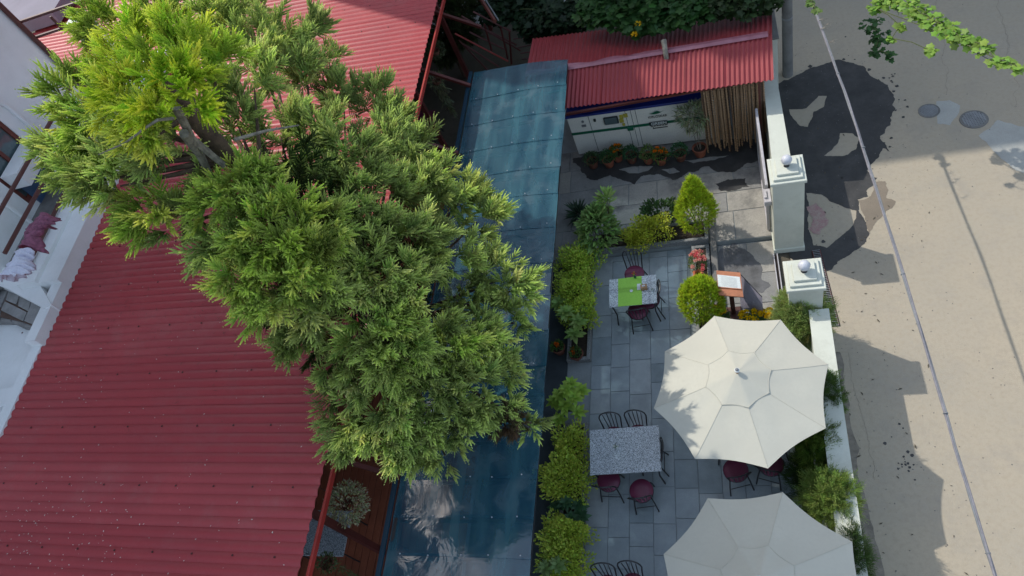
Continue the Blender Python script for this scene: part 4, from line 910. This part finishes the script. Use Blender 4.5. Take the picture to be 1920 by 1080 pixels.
base = at(1065,770,.1); rosettes('big glossy light green shrub in the bed above the granite table', cen([(1072,722,.3),(1050,742,.2),(1078,748,.25),(1060,765,.1),(1090,735,.1),(1040,755,0),(1085,775,.0),(1062,735,.35),(1048,790,-.1)], .5, base), .17, (.19,.32,.045), (.38,.54,.09), base)
base = at(1068,958,.1); rosettes('dark blue-green broad-leaved plant between the lower golden bushes', cen([(1062,945,.1),(1085,950,.0),(1070,975,0),(1045,950,-.1),(1090,970,-.1)], .3, base), .16, (.04,.10,.05), (.07,.15,.07), base)
base = at(1048,1068,.1); rosettes('pale rosette plant at the bottom edge of the bed', cen([(1048,1060,.1),(1025,1068,.0)], .45, base), .17, (.13,.22,.07), (.24,.34,.12), base)
# potted plants
POT = [(.001,0),(.085,0),(.095,.02),(.125,.17),(.14,.18),(.14,.215),(.12,.215),(.11,.18),(.001,.175)]
def potted(loc_, label, s=1., potm='pot', fol=None, flowers=None, group=None, stems=True):
    t = thing('potted_plant', label, 'potted plant', loc_, 0, group)
    b = MB(); b.lathe([(r*s, z*s) for r, z in POT[:8]], k=22, cap=False); b.build('pot', M[potm], t, True); b = MB(); b.lathe([(.001,.18*s),(.113*s,.18*s)], k=18, cap=False); b.build('soil', M['soil'], t)
    if fol:
        n, tp, size, col, tip, rx, rz = fol; d = sph(n); d[:,2] = abs(d[:,2])*1.1-.15; r = R.uniform(.4,1,n)**.5*lumps(d,9,.25)
        p = d*r[:,None]*[rx,rx,rz]+[0,0,.2*s+rz*.35]; dd = d+R.normal(0,.4,(n,3)); dd[:,2] += .3
        scatter('foliage', tp, p, dd, size*R.uniform(.7,1.2,n), jit(col,n), jit(tip,n,.15,.08), M['leaf'], t)
    if stems:
        b = MB()
        for k in range(4): a = k*1.6; b.tube([(0,0,.17*s),(.03*math.cos(a),.03*math.sin(a),.3*s),(.07*math.cos(a),.07*math.sin(a),.42*s)], .004, 5)
        b.build('stem', M['stem'], t)
    if flowers: add_flowers(t, *flowers)
    return t
def flower_mesh(col, size):
    me_tpl = LEAF; n = 26; d = sph(n); d[:,2] = abs(d[:,2])*.9+.05; o = scatter('flower', me_tpl, d*size*.25, d, size*.75*np.ones(n), jit(col,n,.1,.04), col, M['petal'], None); me = o.data; bpy.data.objects.remove(o); return me
FM = {}
def add_flowers(t, n, col, size, rx, z0, z1):
    key = (col, size)
    if key not in FM: FM[key] = flower_mesh(col, size)
    for k in range(n):
        a = random.uniform(0,6.28); r = rx*math.sqrt(random.random()); o = link('flower', FM[key], t, (r*math.cos(a), r*math.sin(a), z1-(z1-z0)*(r/rx)**2*random.uniform(.6,1))); o.rotation_euler = (random.gauss(0,.3),random.gauss(0,.3),random.random()*6)
gp = 'pots lined up in front of the generator'; OR = (.75,.20,.01); YE = (.80,.55,.01)
rowp = [(1110,300,'shaded potted plant at the canopy end of the row before the generator',None,None,(.04,.07,.03)), (1140,298,'dark bushy potted plant second in the row before the generator',None,None,(.035,.085,.03)),
        (1157,287,'potted marigold with small orange blooms left of the biggest leafy pot',(6,OR,.05,.14,.30,.50),None,(.05,.09,.02)),
        (1183,290,'bushiest dark green potted plant in front of the generator middle doors',None,None,(.03,.085,.035)), (1214,291,'light green feathery potted plant right of the bushiest one',None,None,(.09,.14,.04)),
        (1238,293,'potted marigold with large orange blooms in front of the lettering',(7,OR,.055,.15,.28,.50),None,(.05,.10,.02)), (1275,286,'round leafy potted plant standing left of the large clay pot',None,None,(.03,.09,.035))]
for i, (u, v, lab, fl, _, col) in enumerate(rowp):
    p = at(u,v,.32); potted((p[0],p[1]-.02,.115), lab, 1.0, 'potd' if i % 3 == 0 else 'pot', (420, LEAF, .045, col, tuple(x*2.2 for x in col), .20, .20), fl, gp)
p = at(1312,281,.30); t = potted((p[0],p[1]+.02,.115), 'largest clay pot with tall thin-stemmed variegated plant before the generator', 1.15, 'pot', None, None, gp, False)
t0 = t; b = MB(); hd = hit(1300,222,(0,p[1],0),(0,1,0))-np.array([p[0],p[1],.115])
for k in range(5):
    a = k*1.3; b.tube([(.03*math.cos(a),.03*math.sin(a),.18),(.05*math.cos(a)-.02,.03*math.sin(a),.5),(hd[0]*.7+.09*math.cos(a),.06*math.sin(a),hd[2]*.92)], .006, 5)
b.build('stem', M['barkl'], t); n = 900; d = sph(n); q = d*(R.uniform(.3,1,n)**.5*lumps(d,12,.35))[:,None]*[.30,.26,.26]+[hd[0],0,hd[2]+.02]; dd = d+R.normal(0,.5,(n,3)); dd[:,2] -= .35
scatter('foliage', NARROW, q, dd, R.uniform(.09,.16,n), jit((.13,.17,.08),n,.35,.12), jit((.30,.33,.19),n,.3), M['leaf'], t)
# pots by the left bed with marigolds
for (u, v, lab) in ((1046,650,'dark clay pot with orange marigolds, left of the pair below the rosette shrub'), (1080,662,'dark clay pot with orange marigolds, right of the pair below the rosette shrub')):
    p = at(u,v,.22); potted((p[0],p[1],.0), lab, 1.0, 'potd', (260, LEAF, .05, (.05,.11,.03), (.10,.19,.05), .11, .13), (3, (.8,.16,.01), .05, .06, .30, .36), 'marigold pots beside the left bed')
# marigolds and flower pots near the gate landing
p = at(1308,510,.3); t = thing('flower_pot', 'orange flower-shaped clay pot with pink blossoms between the clipped thujas', 'potted plant', (p[0],p[1]+.08,.1)); b = MB()
k = 40; prof = [(.04,0),(.07,.05),(.10,.12),(.075,.16),(.055,.15),(.04,.10)]; vs = []
for r, z in prof:
    for j in range(k): a = 6.2832*j/k; rr_ = r*(1+.22*math.cos(5*a)*(z/.16)); vs.append((rr_*math.cos(a), rr_*math.sin(a)-.1, z+.05))
b.add(vs, [(i*k+j, i*k+(j+1)%k, (i+1)*k+(j+1)%k, (i+1)*k+j) for i in range(5) for j in range(k)]); b.build('pot', M['orangepot'], t, True)
b = MB(); b.lathe([(.001,.13),(.05,.13)], c=(0,-.1,0), k=14, cap=False); b.build('soil', M['soil'], t)
n = 700; d = sph(n); d[:,2] = abs(d[:,2]); q = d*(R.uniform(.3,1,n)**.5)[:,None]*[.17,.26,.22]+[.0,.16,.12]; scatter('foliage', LEAF, q, d+[0,0,.4], R.uniform(.03,.055,n), jit((.10,.17,.05),n), jit((.26,.34,.14),n), M['leaf'], t)
fm = flower_mesh((.85,.20,.22), .05); fm2 = flower_mesh((.90,.50,.42), .045)
for i in range(30): a = random.uniform(0,6.28); r = math.sqrt(random.random()); link('flower', random.choice([fm,fm2]), t, (.17*r*math.cos(a), .16+.28*r*math.sin(a), .36-.12*r*r+random.gauss(0,.02)))
def herb(pxs, z, label, n, fc, fs, nfl, rx, ry, col=(.07,.14,.05)):
    p = at(*pxs, z); t = thing('marigold_plant', label, 'flowering plant', (p[0],p[1],.02), 0, 'yellow marigolds by the gate landing'); d = sph(n); d[:,2] = abs(d[:,2])
    q = d*(R.uniform(.3,1,n)**.5*lumps(d,8,.3))[:,None]*[rx,ry,z]; scatter('foliage', [SPRAY[0],SPRAY[1]], q, d+[0,0,.5], R.uniform(.05,.09,n), jit(col,n), jit(tuple(x*2.2 for x in col),n), M['leaf'], t)
    b = MB(); 
    for k in range(5): a = 1.26*k; b.tube([(0,0,0),(rx*.4*math.cos(a),ry*.4*math.sin(a),z*.8)], .005, 5)
    b.build('stem', M['stem'], t)
    me = flower_mesh(fc, fs)
    for k in range(nfl): a = random.uniform(0,6.28); r = math.sqrt(random.random()); o = link('flower', me, t, (rx*r*math.cos(a), ry*r*math.sin(a), z*(1.05-.25*r*r))); o.rotation_euler = (random.gauss(0,.3),random.gauss(0,.3),0)
    return t
herb((1350,581), .5, 'yellow marigold clump at the left foot of the menu stand', 260, YE, .085, 9, .15, .12)
herb((1408,590), .45, 'feathery green clump with yellow marigolds just right of the menu stand post', 420, YE, .07, 10, .19, .12, (.06,.15,.06))
herb((1440,588), .45, 'marigold clump with yellow blooms nearest the gate track', 300, YE, .07, 13, .17, .12)
# feathery shrubs along the wall
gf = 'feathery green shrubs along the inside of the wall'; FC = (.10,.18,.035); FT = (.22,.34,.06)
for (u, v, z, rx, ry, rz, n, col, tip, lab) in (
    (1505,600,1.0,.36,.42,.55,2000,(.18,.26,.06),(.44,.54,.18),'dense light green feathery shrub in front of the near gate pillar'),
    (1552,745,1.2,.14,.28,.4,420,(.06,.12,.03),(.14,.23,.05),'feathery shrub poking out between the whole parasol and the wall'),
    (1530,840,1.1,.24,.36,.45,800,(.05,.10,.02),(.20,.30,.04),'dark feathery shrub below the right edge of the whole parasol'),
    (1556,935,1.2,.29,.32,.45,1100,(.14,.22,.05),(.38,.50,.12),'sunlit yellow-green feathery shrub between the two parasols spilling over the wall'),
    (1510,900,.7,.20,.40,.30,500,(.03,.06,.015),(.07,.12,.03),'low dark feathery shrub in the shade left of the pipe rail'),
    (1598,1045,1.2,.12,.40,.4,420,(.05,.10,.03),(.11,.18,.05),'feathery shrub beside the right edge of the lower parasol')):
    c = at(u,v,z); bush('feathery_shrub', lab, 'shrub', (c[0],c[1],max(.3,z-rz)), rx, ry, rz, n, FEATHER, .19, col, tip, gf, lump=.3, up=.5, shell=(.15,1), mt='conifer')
# ---------------------------------------------------------------- the big conifer
tr = thing('conifer_tree', 'large topped conifer rising between the red roof and the blue canopy', 'tree', (-5.35,5.27,0))
TX = np.array([-5.35,5.27]); b = MB()
b.tube([(0,0,0),(.02,.0,2.5),(0,.02,4.5),(.03,0,6.4),(0,0,8.0),(0,0,8.72)], [.19,.17,.15,.12,.095,.085], 14); b.build('trunk', M['bark'], tr, True)
b = MB(); b.lathe([(.001,.012),(.075,.012),(.088,0)], k=14, cap=False); b.build('cut_top', M['barkl'], tr, loc=(0,0,8.722))
b = MB(); 
CL = [ # u, v, clump radius m, painted sun/shade brightness, z hint (None: outer envelope)
 (215,45,.55,1.2,8.0),(300,30,.6,1.1,7.7),(245,110,.55,1.35,8.4),(330,100,.5,1.35,8.5),(400,40,.6,1.0,7.4),(460,20,.6,.95,7.0),(395,130,.5,1.25,8.2),(250,190,.42,1.45,8.7),(335,185,.4,1.4,8.8),(290,240,.35,1.2,8.6),
 (110,185,.38,1.1,8.3),(150,225,.42,1.15,8.3),(110,270,.36,1.0,8.2),(165,300,.42,.95,8.1),(200,340,.38,.95,8.0),(140,330,.32,1.0,8.1),
 (285,395,.36,1.15,7.6),(245,360,.35,.6,7.2),(330,415,.34,.8,7.3),(320,280,.35,.7,8.0),
 (500,90,.6,.95,6.9),(560,70,.55,.85,6.6),(470,160,.5,.95,7.5),(540,150,.55,.75,6.5),(600,130,.5,.7,6.0),(640,190,.5,.6,5.8),(700,200,.45,.62,5.5),(735,235,.4,.65,5.3),
 (440,230,.4,.7,7.3),(520,250,.45,.55,6.6),(600,250,.5,.62,6.3),(660,280,.55,.75,6.2),(720,290,.5,.65,5.6),(780,290,.40,.85,5.4),(815,330,.34,.95,5.3),
 (590,330,.5,.55,6.2),(660,350,.5,.6,6.1),(730,370,.5,.65,5.6),(800,380,.45,.8,5.3),(860,370,.42,.95,5.0),(890,410,.42,.95,4.8),
 (430,380,.45,1.1,7.4),(480,360,.42,1.05,7.3),(500,420,.40,1.0,7.2),(420,460,.36,.9,7.1),(470,500,.45,1.1,7.1),(530,440,.45,1.15,7.2),(560,500,.45,1.1,7.0),(510,550,.42,1.05,6.9),(580,560,.4,.9,6.6),(600,440,.4,1.0,6.8),
 (380,350,.3,.55,7.4),(660,440,.5,.5,6.0),(720,450,.5,.7,5.8),(780,470,.5,.7,5.5),(840,480,.45,.7,5.0),(700,520,.45,.85,6.0),(760,560,.5,.75,5.6),
 (530,620,.38,.55,5.6),(570,640,.34,.5,5.4),(640,690,.32,.65,5.2),(600,600,.34,.6,6.0),
 (930,520,.36,.75,4.6),(970,535,.36,.85,4.5),(880,560,.35,.55,4.4),(960,600,.26,.65,4.2),(920,590,.3,.5,4.2),
 (700,620,.48,1.0,5.8),(740,660,.48,.95,5.6),(680,700,.4,.6,5.2),(800,640,.5,.85,5.2),(850,660,.42,1.05,4.9),(900,650,.38,.8,4.6),(940,690,.33,.65,4.3),
 (760,740,.48,.65,5.0),(830,730,.45,.8,4.8),(890,730,.4,.9,4.6),(930,760,.32,.8,4.3),(675,780,.42,.65,4.8),(720,800,.42,.6,4.7),(790,800,.42,.62,4.5),(850,800,.38,.6,4.4),(660,820,.34,.75,4.6),(830,850,.28,.6,4.2),(760,830,.36,.6,4.4),(990,795,.17,.8,4.1),(630,740,.32,.5,4.9),(640,520,.4,.6,5.9),
]
Pp = []; Dd = []; Cc = []; Tt = []; Zz = []
limb = []
for (u, v, cr, br, z) in CL:
    if not isinstance(u, tuple) and u < 270 and v > 150: u += 30 if u < 200 else 15
    c = (np.array(u) if isinstance(u, tuple) else at(u, v, z))-np.array([*TX,0]); cr *= .92
    rad_ = np.linalg.norm(c[:2]); z0 = min(8.3, max(3.2, z-.25*rad_-.2)); limb.append((c, z0, cr))
    out = np.array([c[0]/(rad_+.01), c[1]/(rad_+.01), .25]); n = int(1150*cr**1.7*.30)
    # a clump is a few sub-branches, each a fan of shoots
    ns = max(4, int(11*cr/.4)); sub = sph(ns); sub[:,2] = sub[:,2]*.6+.15; sc_ = c+sub*cr*R.uniform(.35,.75,ns)[:,None]; which = R.integers(0,ns,n)
    dloc = sub[which]*.75+out*.6+R.normal(0,.42,(n,3)); dloc[:,2] += .10; dloc /= np.linalg.norm(dloc,axis=1,keepdims=True)
    p = sc_[which]+dloc*R.uniform(-.05,.30,n)[:,None]*cr
    Pp.append(p); Dd.append(dloc); lime = np.clip((br-.9)/.5,0,1)
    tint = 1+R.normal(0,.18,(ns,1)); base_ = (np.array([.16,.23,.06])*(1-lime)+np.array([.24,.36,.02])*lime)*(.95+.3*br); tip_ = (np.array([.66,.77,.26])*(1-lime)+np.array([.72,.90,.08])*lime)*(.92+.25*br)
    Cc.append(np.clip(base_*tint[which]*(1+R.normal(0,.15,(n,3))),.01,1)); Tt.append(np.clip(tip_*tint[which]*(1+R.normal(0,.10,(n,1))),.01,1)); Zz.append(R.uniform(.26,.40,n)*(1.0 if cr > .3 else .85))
for i, (c, z0, cr) in enumerate(limb):
    b.tube([(0,0,z0), tuple(c*[.5,.5,0]+[0,0,z0+(c[2]-z0)*.38]), tuple(c-[0,0,.08]+0)], [.04,.028,.010], 6)
b.build('branch', M['bark'], tr, True)
# inner shoots fill the crown's heart, coloured dark to paint its shade
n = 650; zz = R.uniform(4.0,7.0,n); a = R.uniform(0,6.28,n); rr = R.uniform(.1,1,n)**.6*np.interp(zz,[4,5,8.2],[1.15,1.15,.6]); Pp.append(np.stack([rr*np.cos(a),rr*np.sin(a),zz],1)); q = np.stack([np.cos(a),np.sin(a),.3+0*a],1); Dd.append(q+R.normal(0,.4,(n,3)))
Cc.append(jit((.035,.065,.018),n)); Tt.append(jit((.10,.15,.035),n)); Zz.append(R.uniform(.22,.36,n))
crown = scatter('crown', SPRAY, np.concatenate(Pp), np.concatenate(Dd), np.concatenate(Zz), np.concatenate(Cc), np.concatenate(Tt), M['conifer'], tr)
print('CROWN tris', len(crown.data.polygons))
# bare pale branch arcs and a brown dead spray
def bare(pts, r, label=None):
    b = MB(); b.tube([tuple(at(u,v,z)-np.array([*TX,0])) for u,v,z in pts], r, 7); return b.build('bare_branch', M['barkl'], tr, True)
bare([(325,222,8.75),(295,225,8.9),(265,245,8.9),(235,268,8.8),(185,290,8.6)], [.016,.014,.012,.010,.005])
bare([(440,262,7.9),(500,245,7.7),(560,235,7.5)], [.02,.016,.008])
bare([(345,250,8.4),(375,290,7.9),(400,340,7.4),(440,400,7.0)], [.05,.045,.03,.02]); bare([(330,200,8.7),(360,260,8.2),(420,310,7.7)], [.045,.04,.035])
n = 70; c = at(950,790,4.3)-np.array([*TX,0]); d = sph(n); o = scatter('dead_spray', SPRAY, c+d*.12, d, R.uniform(.16,.26,n), jit((.10,.07,.04),n), jit((.17,.12,.07),n), M['conifer'], tr)
# ---------------------------------------------------------------- second conifer and hanging plants in the gap
def conif(name, label, loc_, clumps, col, tip, n=260, s=.26):
    t = thing(name, label, 'tree', loc_); P_ = []; D_ = []; b = MB(); L0 = np.array(loc_)
    for (u, v, z, cr) in clumps:
        c = at(u,v,z)-L0; d = sph(n); d[:,2] = d[:,2]*.6; P_.append(c+d*cr*R.uniform(.2,1,n)[:,None]); D_.append(d+[0,0,-.1]+R.normal(0,.3,(n,3))); b.tube([(0,0,c[2]-.5),tuple(c)], [.03,.01], 5)
    P_ = np.concatenate(P_); N = len(P_); scatter('crown', SPRAY, P_, np.concatenate(D_), R.uniform(.7,1.2,N)*s, jit(col,N), jit(tip,N), M['conifer'], t)
    b.build('branch', M['bark'], t); b = MB(); b.tube([(0,0,0),(0,0,max(c[2] for c in [at(u,v,z) for u,v,z,_ in clumps])+.3)], [.10,.05], 8); b.build('trunk', M['bark'], t, True); return t
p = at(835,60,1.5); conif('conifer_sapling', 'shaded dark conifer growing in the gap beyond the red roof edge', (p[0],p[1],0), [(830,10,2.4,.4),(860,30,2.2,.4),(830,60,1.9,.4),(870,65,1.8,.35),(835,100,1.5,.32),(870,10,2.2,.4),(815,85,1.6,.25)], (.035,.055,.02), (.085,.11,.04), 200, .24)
def hanging(u, v, z, label, r, ln, n, tp, size, col, tip, tail=None):
    p = at(u,v,z); t = thing('hanging_plant', label, 'hanging plant', (p[0],p[1],z)); d = sph(n); q = d*(R.uniform(.3,1,n)**.5)[:,None]*[r,r,r*.8]; scatter('foliage', tp, q, d+R.normal(0,.4,(n,3)), size*R.uniform(.7,1.2,n), jit(col,n), jit(tip,n), M['leaf'], t)
    if tail:
        n2 = 260; f_ = R.uniform(0,1,n2); pts = np.stack([R.normal(0,r*.35,n2)*(1-.6*f_),R.normal(0,r*.35,n2)*(1-.6*f_),-f_*tail],1); scatter('tendrils', NARROW, pts, np.stack([R.normal(0,.25,n2),R.normal(0,.25,n2),-np.ones(n2)],1), size*1.8, jit(col,n2), jit(tip,n2), M['leaf'], t)['kind'] = 'stuff'
    b = MB(); b.tube([(0,0,0),(0,0,3.75-z)], .004, 4); b.build('hanger', M['black'], t); b = MB(); b.lathe([(.03,-.1),(.09,-.09),(.11,0),(.09,-.01)], k=14, cap=False); b.build('basket', M['potd'], t, True)
hanging(650,945,2.3,'round hanging plant with whitish blossoms below the red fascia',.36,0,1500,LEAF,.05,(.17,.23,.05),(.66,.62,.42))
hanging(612,1055,2.3,'grey-green hanging plant with long trailing strands at the bottom edge',.16,0,300,LEAF,.04,(.06,.11,.04),(.12,.18,.07),tail=1.1)
hanging(818,150,2.6,'dry hanging fern with a pointed tail of drooping fronds',.18,0,350,NARROW,.10,(.10,.12,.06),(.19,.20,.11),tail=1.0)
hanging(815,95,2.7,'dark rounded hanging plant above the dry drooping fern',.26,0,900,LEAF,.035,(.045,.06,.025),(.09,.105,.05))
# veranda furniture glimpsed in the gap
for (u, v, lab) in ((622,1000,'grey granite table on the red veranda floor at the bottom left'), (790,232,'dark table on the shaded veranda near the dry fern')):
    p = at(u,v,.75); t = thing('veranda_table', lab, 'table', (p[0]-.2,p[1],.07)); b = MB(); b.box(-.55,-.4,.69,.55,.4,.72,.004); b.build('tabletop', M['granite'] if u < 700 else M['maroon'], t)
    for sx in (-1,1):
        for sy in (-1,1): b = MB(); b.tube([(sx*.48,sy*.33,.69),(sx*.48,sy*.33,0)], .014, 6); b.build('leg', M['black'], t)
# red steel fence / stair rail beyond the canopy
t = thing('stair_railing', 'dark red steel stair railing in deep shade beyond the blue canopy', 'railing'); YY = 14.6
def rp(u, v): return tuple(hit(u, v, (0,YY,0), (0,1,0)))
for (a_, c_) in (((887,22),(958,59)),((865,30),(976,95)),((853,63),(953,115)),((880,60),(945,92)),((868,82),(935,125)),((880,40),(968,84)),((860,75),(915,132))):
    b = MB(); b.tube([rp(*a_), rp(*c_)], .022, 6); b.build('rail', M['darkred'] if a_[0] != 853 else M['redpaint'], t)
for (a_, c_) in (((963,73),(1032,63)),((971,89),(1030,78)),((976,100),(1030,92)),((978,111),(1030,106))): b = MB(); b.tube([rp(*a_), rp(*c_)], .016, 6); b.build('rail', M['darkred'], t)
for (u, v0, v1, du) in ((1031,66,118,-3),(938,48,110,14),(908,45,95,14),(955,60,120,4)): b = MB(); b.tube([rp(u,v0), rp(u+du,v1)], .025, 6); b.build('post', M['darkred'], t)
p0 = at(898,-8,2.6); p1 = at(928,40,2.6); b = MB(); b.tube([p0,p1], .05, 6); b.build('handrail', M['brownframe'], t); b = MB(); b.tube([p0+[.09,0,.01],p1+[.09,0,.01]], .02, 6); b.build('handrail', M['grey'], t)
# creeper over the back of the shed
def creeper(name, label, clumps, n, size, col, tip, group=None, floor=0., flo=None):
    c0 = at(*clumps[0][:3]); t = thing(name, label, 'climbing plant', (c0[0],c0[1],0), 0, group); L0 = np.array([c0[0],c0[1],0]); P_ = []; D_ = []
    b = MB(); prev = None
    for (u, v, z, cr) in clumps:
        c = at(u,v,z)-L0; k = int(n*cr/.4); d = sph(k); q = c+d*(R.uniform(.3,1,k)**.5)[:,None]*[cr,cr,cr*.5]; P_.append(q); dd = np.stack([R.normal(0,1,k),R.normal(0,1,k),R.normal(-.25,.25,k)],1); D_.append(dd)
        if prev is not None: b.tube([tuple(prev),tuple((prev+c)/2+[0,0,.05]),tuple(c)], .008, 5)
        prev = c
    P_ = np.concatenate(P_); N = len(P_); scatter('foliage', LOBE, P_, np.concatenate(D_), size*R.uniform(.55,1.2,N), jit(col,N,.2,.08), jit(tip,N,.15,.06), M['leaf'], t, roll=R.normal(0,.35,N))
    b.build('stem', M['stem'], t)
    if flo:
        me = flower_mesh((.8,.5,.02), .09)
        for (u, v, z) in flo: link('flower', me, t, tuple(at(u,v,z)-L0))
    return t
gc = 'creepers over the far end of the yard'
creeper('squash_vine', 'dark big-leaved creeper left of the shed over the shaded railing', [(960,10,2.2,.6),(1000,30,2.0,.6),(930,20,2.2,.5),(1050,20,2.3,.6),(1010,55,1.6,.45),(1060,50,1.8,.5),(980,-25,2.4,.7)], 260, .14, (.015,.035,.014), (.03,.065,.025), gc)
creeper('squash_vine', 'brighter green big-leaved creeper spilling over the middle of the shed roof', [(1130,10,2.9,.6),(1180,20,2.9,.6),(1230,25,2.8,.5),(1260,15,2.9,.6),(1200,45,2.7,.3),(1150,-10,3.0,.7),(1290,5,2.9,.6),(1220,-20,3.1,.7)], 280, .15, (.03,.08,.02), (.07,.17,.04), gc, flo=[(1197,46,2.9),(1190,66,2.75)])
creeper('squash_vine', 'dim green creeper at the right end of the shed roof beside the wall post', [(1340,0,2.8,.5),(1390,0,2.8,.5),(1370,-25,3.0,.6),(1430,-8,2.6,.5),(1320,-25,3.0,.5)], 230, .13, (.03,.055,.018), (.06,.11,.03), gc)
# overhead cables
def curve_pts(P_, n=8):
    P_ = [np.array(p) for p in P_]; out = []
    for i in range(len(P_)-1):
        a = P_[max(i-1,0)]; b_ = P_[i]; c_ = P_[i+1]; d_ = P_[min(i+2,len(P_)-1)]
        for k in range(n): t_ = k/n; out.append(.5*((2*b_)+(-a+c_)*t_+(2*a-5*b_+4*c_-d_)*t_**2+(-a+3*b_-3*c_+d_)*t_**3))
    out.append(P_[-1]); return out
t = thing('overhead_cable', 'thick bundled grey cable slung diagonally over the lane', 'cable'); pts = curve_pts([at(u,v,z) for u,v,z in ((1500,-60,3.2),(1522,0,3.1),(1568,130,3.0),(1600,220,2.95),(1640,345,2.85),(1698,530,2.7),(1757,720,2.55),(1803,880,2.45),(1866,1080,2.35),(1885,1140,2.3))], 12)
for k, (r, mm) in enumerate(((.015,'cable'),(.013,'grey'),(.012,'cable'))):
    b = MB(); b.tube([tuple(p+np.array([math.cos(i*.22+k*2.1)*.012, math.sin(i*.22+k*2.1)*.012, .01*math.sin(i*.22+k)])) for i, p in enumerate(pts)], r, 7); b.build('strand', M[mm], t, True)
for i in range(8, len(pts), 17): b = MB(); d = pts[min(i+1,len(pts)-1)]-pts[i]; d /= np.linalg.norm(d); b.tube([pts[i]-d*.006, pts[i]+d*.006], .031, 10); b.build('tie', M['grey'], t)
t = thing('overhead_wire', 'thin wire beneath the vine over the lane, top right', 'wire'); b = MB(); b.tube([tuple(p) for p in curve_pts([at(u,v,3.0) for u,v in ((1560,-90),(1640,-15),(1720,25),(1800,80),(1870,118),(1930,128),(1990,125))])], .006, 6); b.build('strand', M['cable'], t)
VL = (.20,.34,.055); VT = (.36,.52,.12)
creeper('ivy_vine', 'bright lime-leaved vine growing along the wire over the lane, top right', [(1665,-5,3.1,.22),(1700,8,3.1,.22),(1725,25,3.1,.20),(1750,40,3.1,.20),(1775,55,3.1,.18),(1800,70,3.1,.17),(1822,78,3.1,.15),(1845,92,3.1,.13),(1868,115,3.1,.10),(1892,118,3.1,.08),(1908,128,3.1,.06),(1640,15,3.0,.12),(1690,50,2.9,.07),(1672,72,2.85,.06),(1745,95,2.85,.08)], 110, .10, VL, VT)
creeper('ivy_vine', 'darker shaded vine strands hanging below the bright vine over the lane', [(1635,45,1.9,.22),(1650,70,1.7,.2),(1640,95,1.6,.14),(1670,105,1.6,.1)], 80, .09, (.04,.11,.03), (.08,.18,.05))
creeper('ivy_vine', 'few small vine leaves clinging to the top of the thick cable', [(1522,5,3.15,.07),(1530,20,3.1,.05),(1515,-10,3.15,.1)], 90, .08, (.13,.22,.05), (.25,.36,.10))
b = MB(); g = random.Random(12)
for (u, v) in ((1535,38),(1538,55),(1545,48),(1555,80)):
    p = at(u,v,3.07)
    for k in range(5): a = g.uniform(-1,1); b.tube([tuple(p),tuple(p+[.07,.03*a,.02]),tuple(p+[.14+.05*a,.08*a,-.02])], [.004,.003,.001], 4)
o = b.build('dry_tendrils', M['barkl']); tag(o, 'dry curled tendrils sticking out from the top of the thick cable', 'twigs')
# ---------------------------------------------------------------- beyond the frame: neighbour house and trees that shade the yard
nb = thing('neighbour_house', 'tall plain house just beyond the upper edge of the picture', 'house', (0,18,0)); b = MB(); b.box(-10.6,0,0,14,9,17.6); b.build('wall', M['white'], nb)
for x0, x1, h_ in ((-12.9,-10.603,17.05),(-15.0,-12.903,18.3)): b = MB(); b.box(x0,0,0,x1,9,h_); b.build('wing', M['white'], nb)
for i in range(9):
    for k in range(5):
        b = MB(); b.box(-13+i*3,-.03,1.5+k*3.3,-11.8+i*3,.02,3.0+k*3.3); b.build('window', M['glass'], nb)
